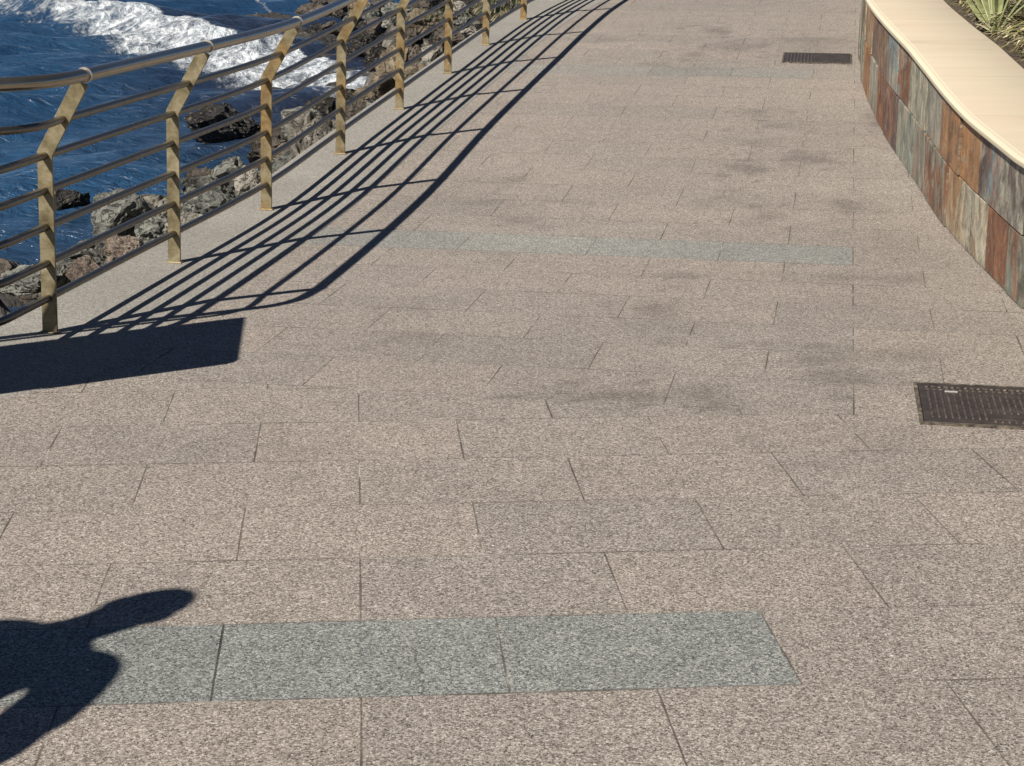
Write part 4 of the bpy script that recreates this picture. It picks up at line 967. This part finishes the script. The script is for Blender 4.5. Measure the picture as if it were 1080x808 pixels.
def person():
    FX, FY = -2.115, 2.36
    p = empty('person', (FX, FY, 0), 'person in blue shirt standing with hands on hips beside the photographer', 'person')
    p.rotation_euler = (0, 0, -R(39.5))         # local +Y away from the sun, +X to the person's right
    J = {'pelvis': ((0, 0, .95), (.135, .10)), 'waist': ((0, .005, 1.10), (.125, .095)), 'chest': ((0, 0, 1.29), (.155, .115)), 'neck0': ((.025, -.01, 1.455), (.095, .08)), 'neck1': ((.048, .005, 1.53), (.082, .075)),
         'head0': ((.046, .02, 1.585), (.074, .085)), 'head1': ((.046, .015, 1.645), (.077, .092)), 'head2': ((.046, .005, 1.69), (.05, .07))}
    E = [('pelvis', 'waist'), ('waist', 'chest'), ('chest', 'neck0'), ('neck0', 'neck1'), ('neck1', 'head0'), ('head0', 'head1'), ('head1', 'head2')]
    for s, n in ((1, 'R'), (-1, 'L')):
        J.update({'sh' + n: ((s * .24, -.005, 1.402 if s > 0 else 1.30), .064), 'el' + n: ((s * .43, -.07, 1.125), .05), 'wr' + n: ((s * .215, .06, .985), .034), 'pa' + n: ((s * .175, .09, .965), (.04, .022)),
                  'hip' + n: ((s * .095, 0, .88), .088), 'kn' + n: ((s * .11, .01, .48), .056), 'an' + n: ((s * .115, -.02, .09), .04), 'toe' + n: ((s * .135, .13, .035), (.042, .028))})
        E += [('chest', 'sh' + n), ('sh' + n, 'el' + n), ('el' + n, 'wr' + n), ('wr' + n, 'pa' + n), ('pelvis', 'hip' + n), ('hip' + n, 'kn' + n), ('kn' + n, 'an' + n), ('an' + n, 'toe' + n)]
        for k in range(4):
            a, b_ = 'f%d%s' % (k, n), 'g%d%s' % (k, n)
            J[a] = ((s * .135, .118 - .002 * k, .985 - .019 * k), .0088); J[b_] = ((s * .10, .135 - .004 * k, .98 - .02 * k), .0078); E += [('pa' + n, a), (a, b_)]
        J['th' + n] = ((s * .18, .045, .94), .0095); J['ti' + n] = ((s * .172, .0, .93), .009); E += [('pa' + n, 'th' + n), ('th' + n, 'ti' + n)]
    skin_obj('body', J, E, M['skin'], p)
    g = lambda k, d: (J[k][0], tuple(v + d for v in J[k][1]) if isinstance(J[k][1], tuple) else J[k][1] + d)
    S = {k: g(k, .014) for k in ('waist', 'chest', 'shR', 'shL')}; S['hem'] = ((0, 0, .90), (.20, .13)); S['col'] = ((.03, -.01, 1.46), (.11, .085)); S['waist'] = ((0, .005, 1.12), (.255, .13)); S['chest'] = ((0, 0, 1.30), (.19, .125))
    Es = [('hem', 'waist'), ('waist', 'chest'), ('chest', 'col')]
    for s, n in ((1, 'R'), (-1, 'L')): S['cuff' + n] = ((s * .385, -.058, 1.185), .076); Es += [('chest', 'sh' + n), ('sh' + n, 'cuff' + n)]
    skin_obj('shirt', S, Es, M['shirt'], p, 1)
    T_ = {'pelvis': ((0, 0, .95), (.142, .108))}; Et = []
    for s, n in ((1, 'R'), (-1, 'L')):
        T_.update({'hip' + n: ((s * .095, 0, .88), .1), 'kn' + n: ((s * .11, .01, .48), .072), 'an' + n: ((s * .115, -.02, .11), .066)}); Et += [('pelvis', 'hip' + n), ('hip' + n, 'kn' + n), ('kn' + n, 'an' + n)]
    skin_obj('trousers', T_, Et, M['trousers'], p)
    for s in (1, -1):
        skin_obj('shoe', {'heel': ((s * .115, -.045, .045), (.045, .04)), 'mid': ((s * .122, .04, .04), (.048, .036)), 'tip': ((s * .137, .15, .032), (.043, .028))}, [('heel', 'mid'), ('mid', 'tip')], M['shoe'], p, 1)
    bm = bmesh.new(); bmesh.ops.create_uvsphere(bm, u_segments=24, v_segments=16, radius=1)
    for v in bm.verts:
        x, y, z = v.co; k = 1 + 0.03 * mnoise.noise(v.co * 5)
        if y > 0.25 and z < 0.55: y = 0.25 + (y - .25) * 0.15; x *= .93
        if z < -0.5: z = -0.5 + (z + .5) * .3
        v.co = (x * .084 * k + .045, y * .103 * k + .0, z * .09 * k + 1.645)
    link_bm('hair', bm, M['hair'], p, True)
    bm = bmesh.new()
    bmesh.ops.create_cone(bm, cap_ends=True, segments=8, radius1=.016, radius2=.004, depth=.045, matrix=Matrix.Translation((.046, .112, 1.625)) @ Matrix.Rotation(R(-25), 4, 'X')); link_bm('nose', bm, M['skin'], p, True)
    for s in (1, -1):
        bm = bmesh.new(); bmesh.ops.create_uvsphere(bm, u_segments=10, v_segments=8, radius=.011, matrix=Matrix.Translation(((.046 + s * .031), .095, 1.645))); link_bm('eye', bm, M['board'], p, True)
        bm = bmesh.new(); bmesh.ops.create_uvsphere(bm, u_segments=12, v_segments=8, radius=1, matrix=Matrix.Translation((.046 + s * .08, .01, 1.625)) @ Matrix.Diagonal((.012, .022, .032, 1))); link_bm('ear', bm, M['skin'], p, True)
person()
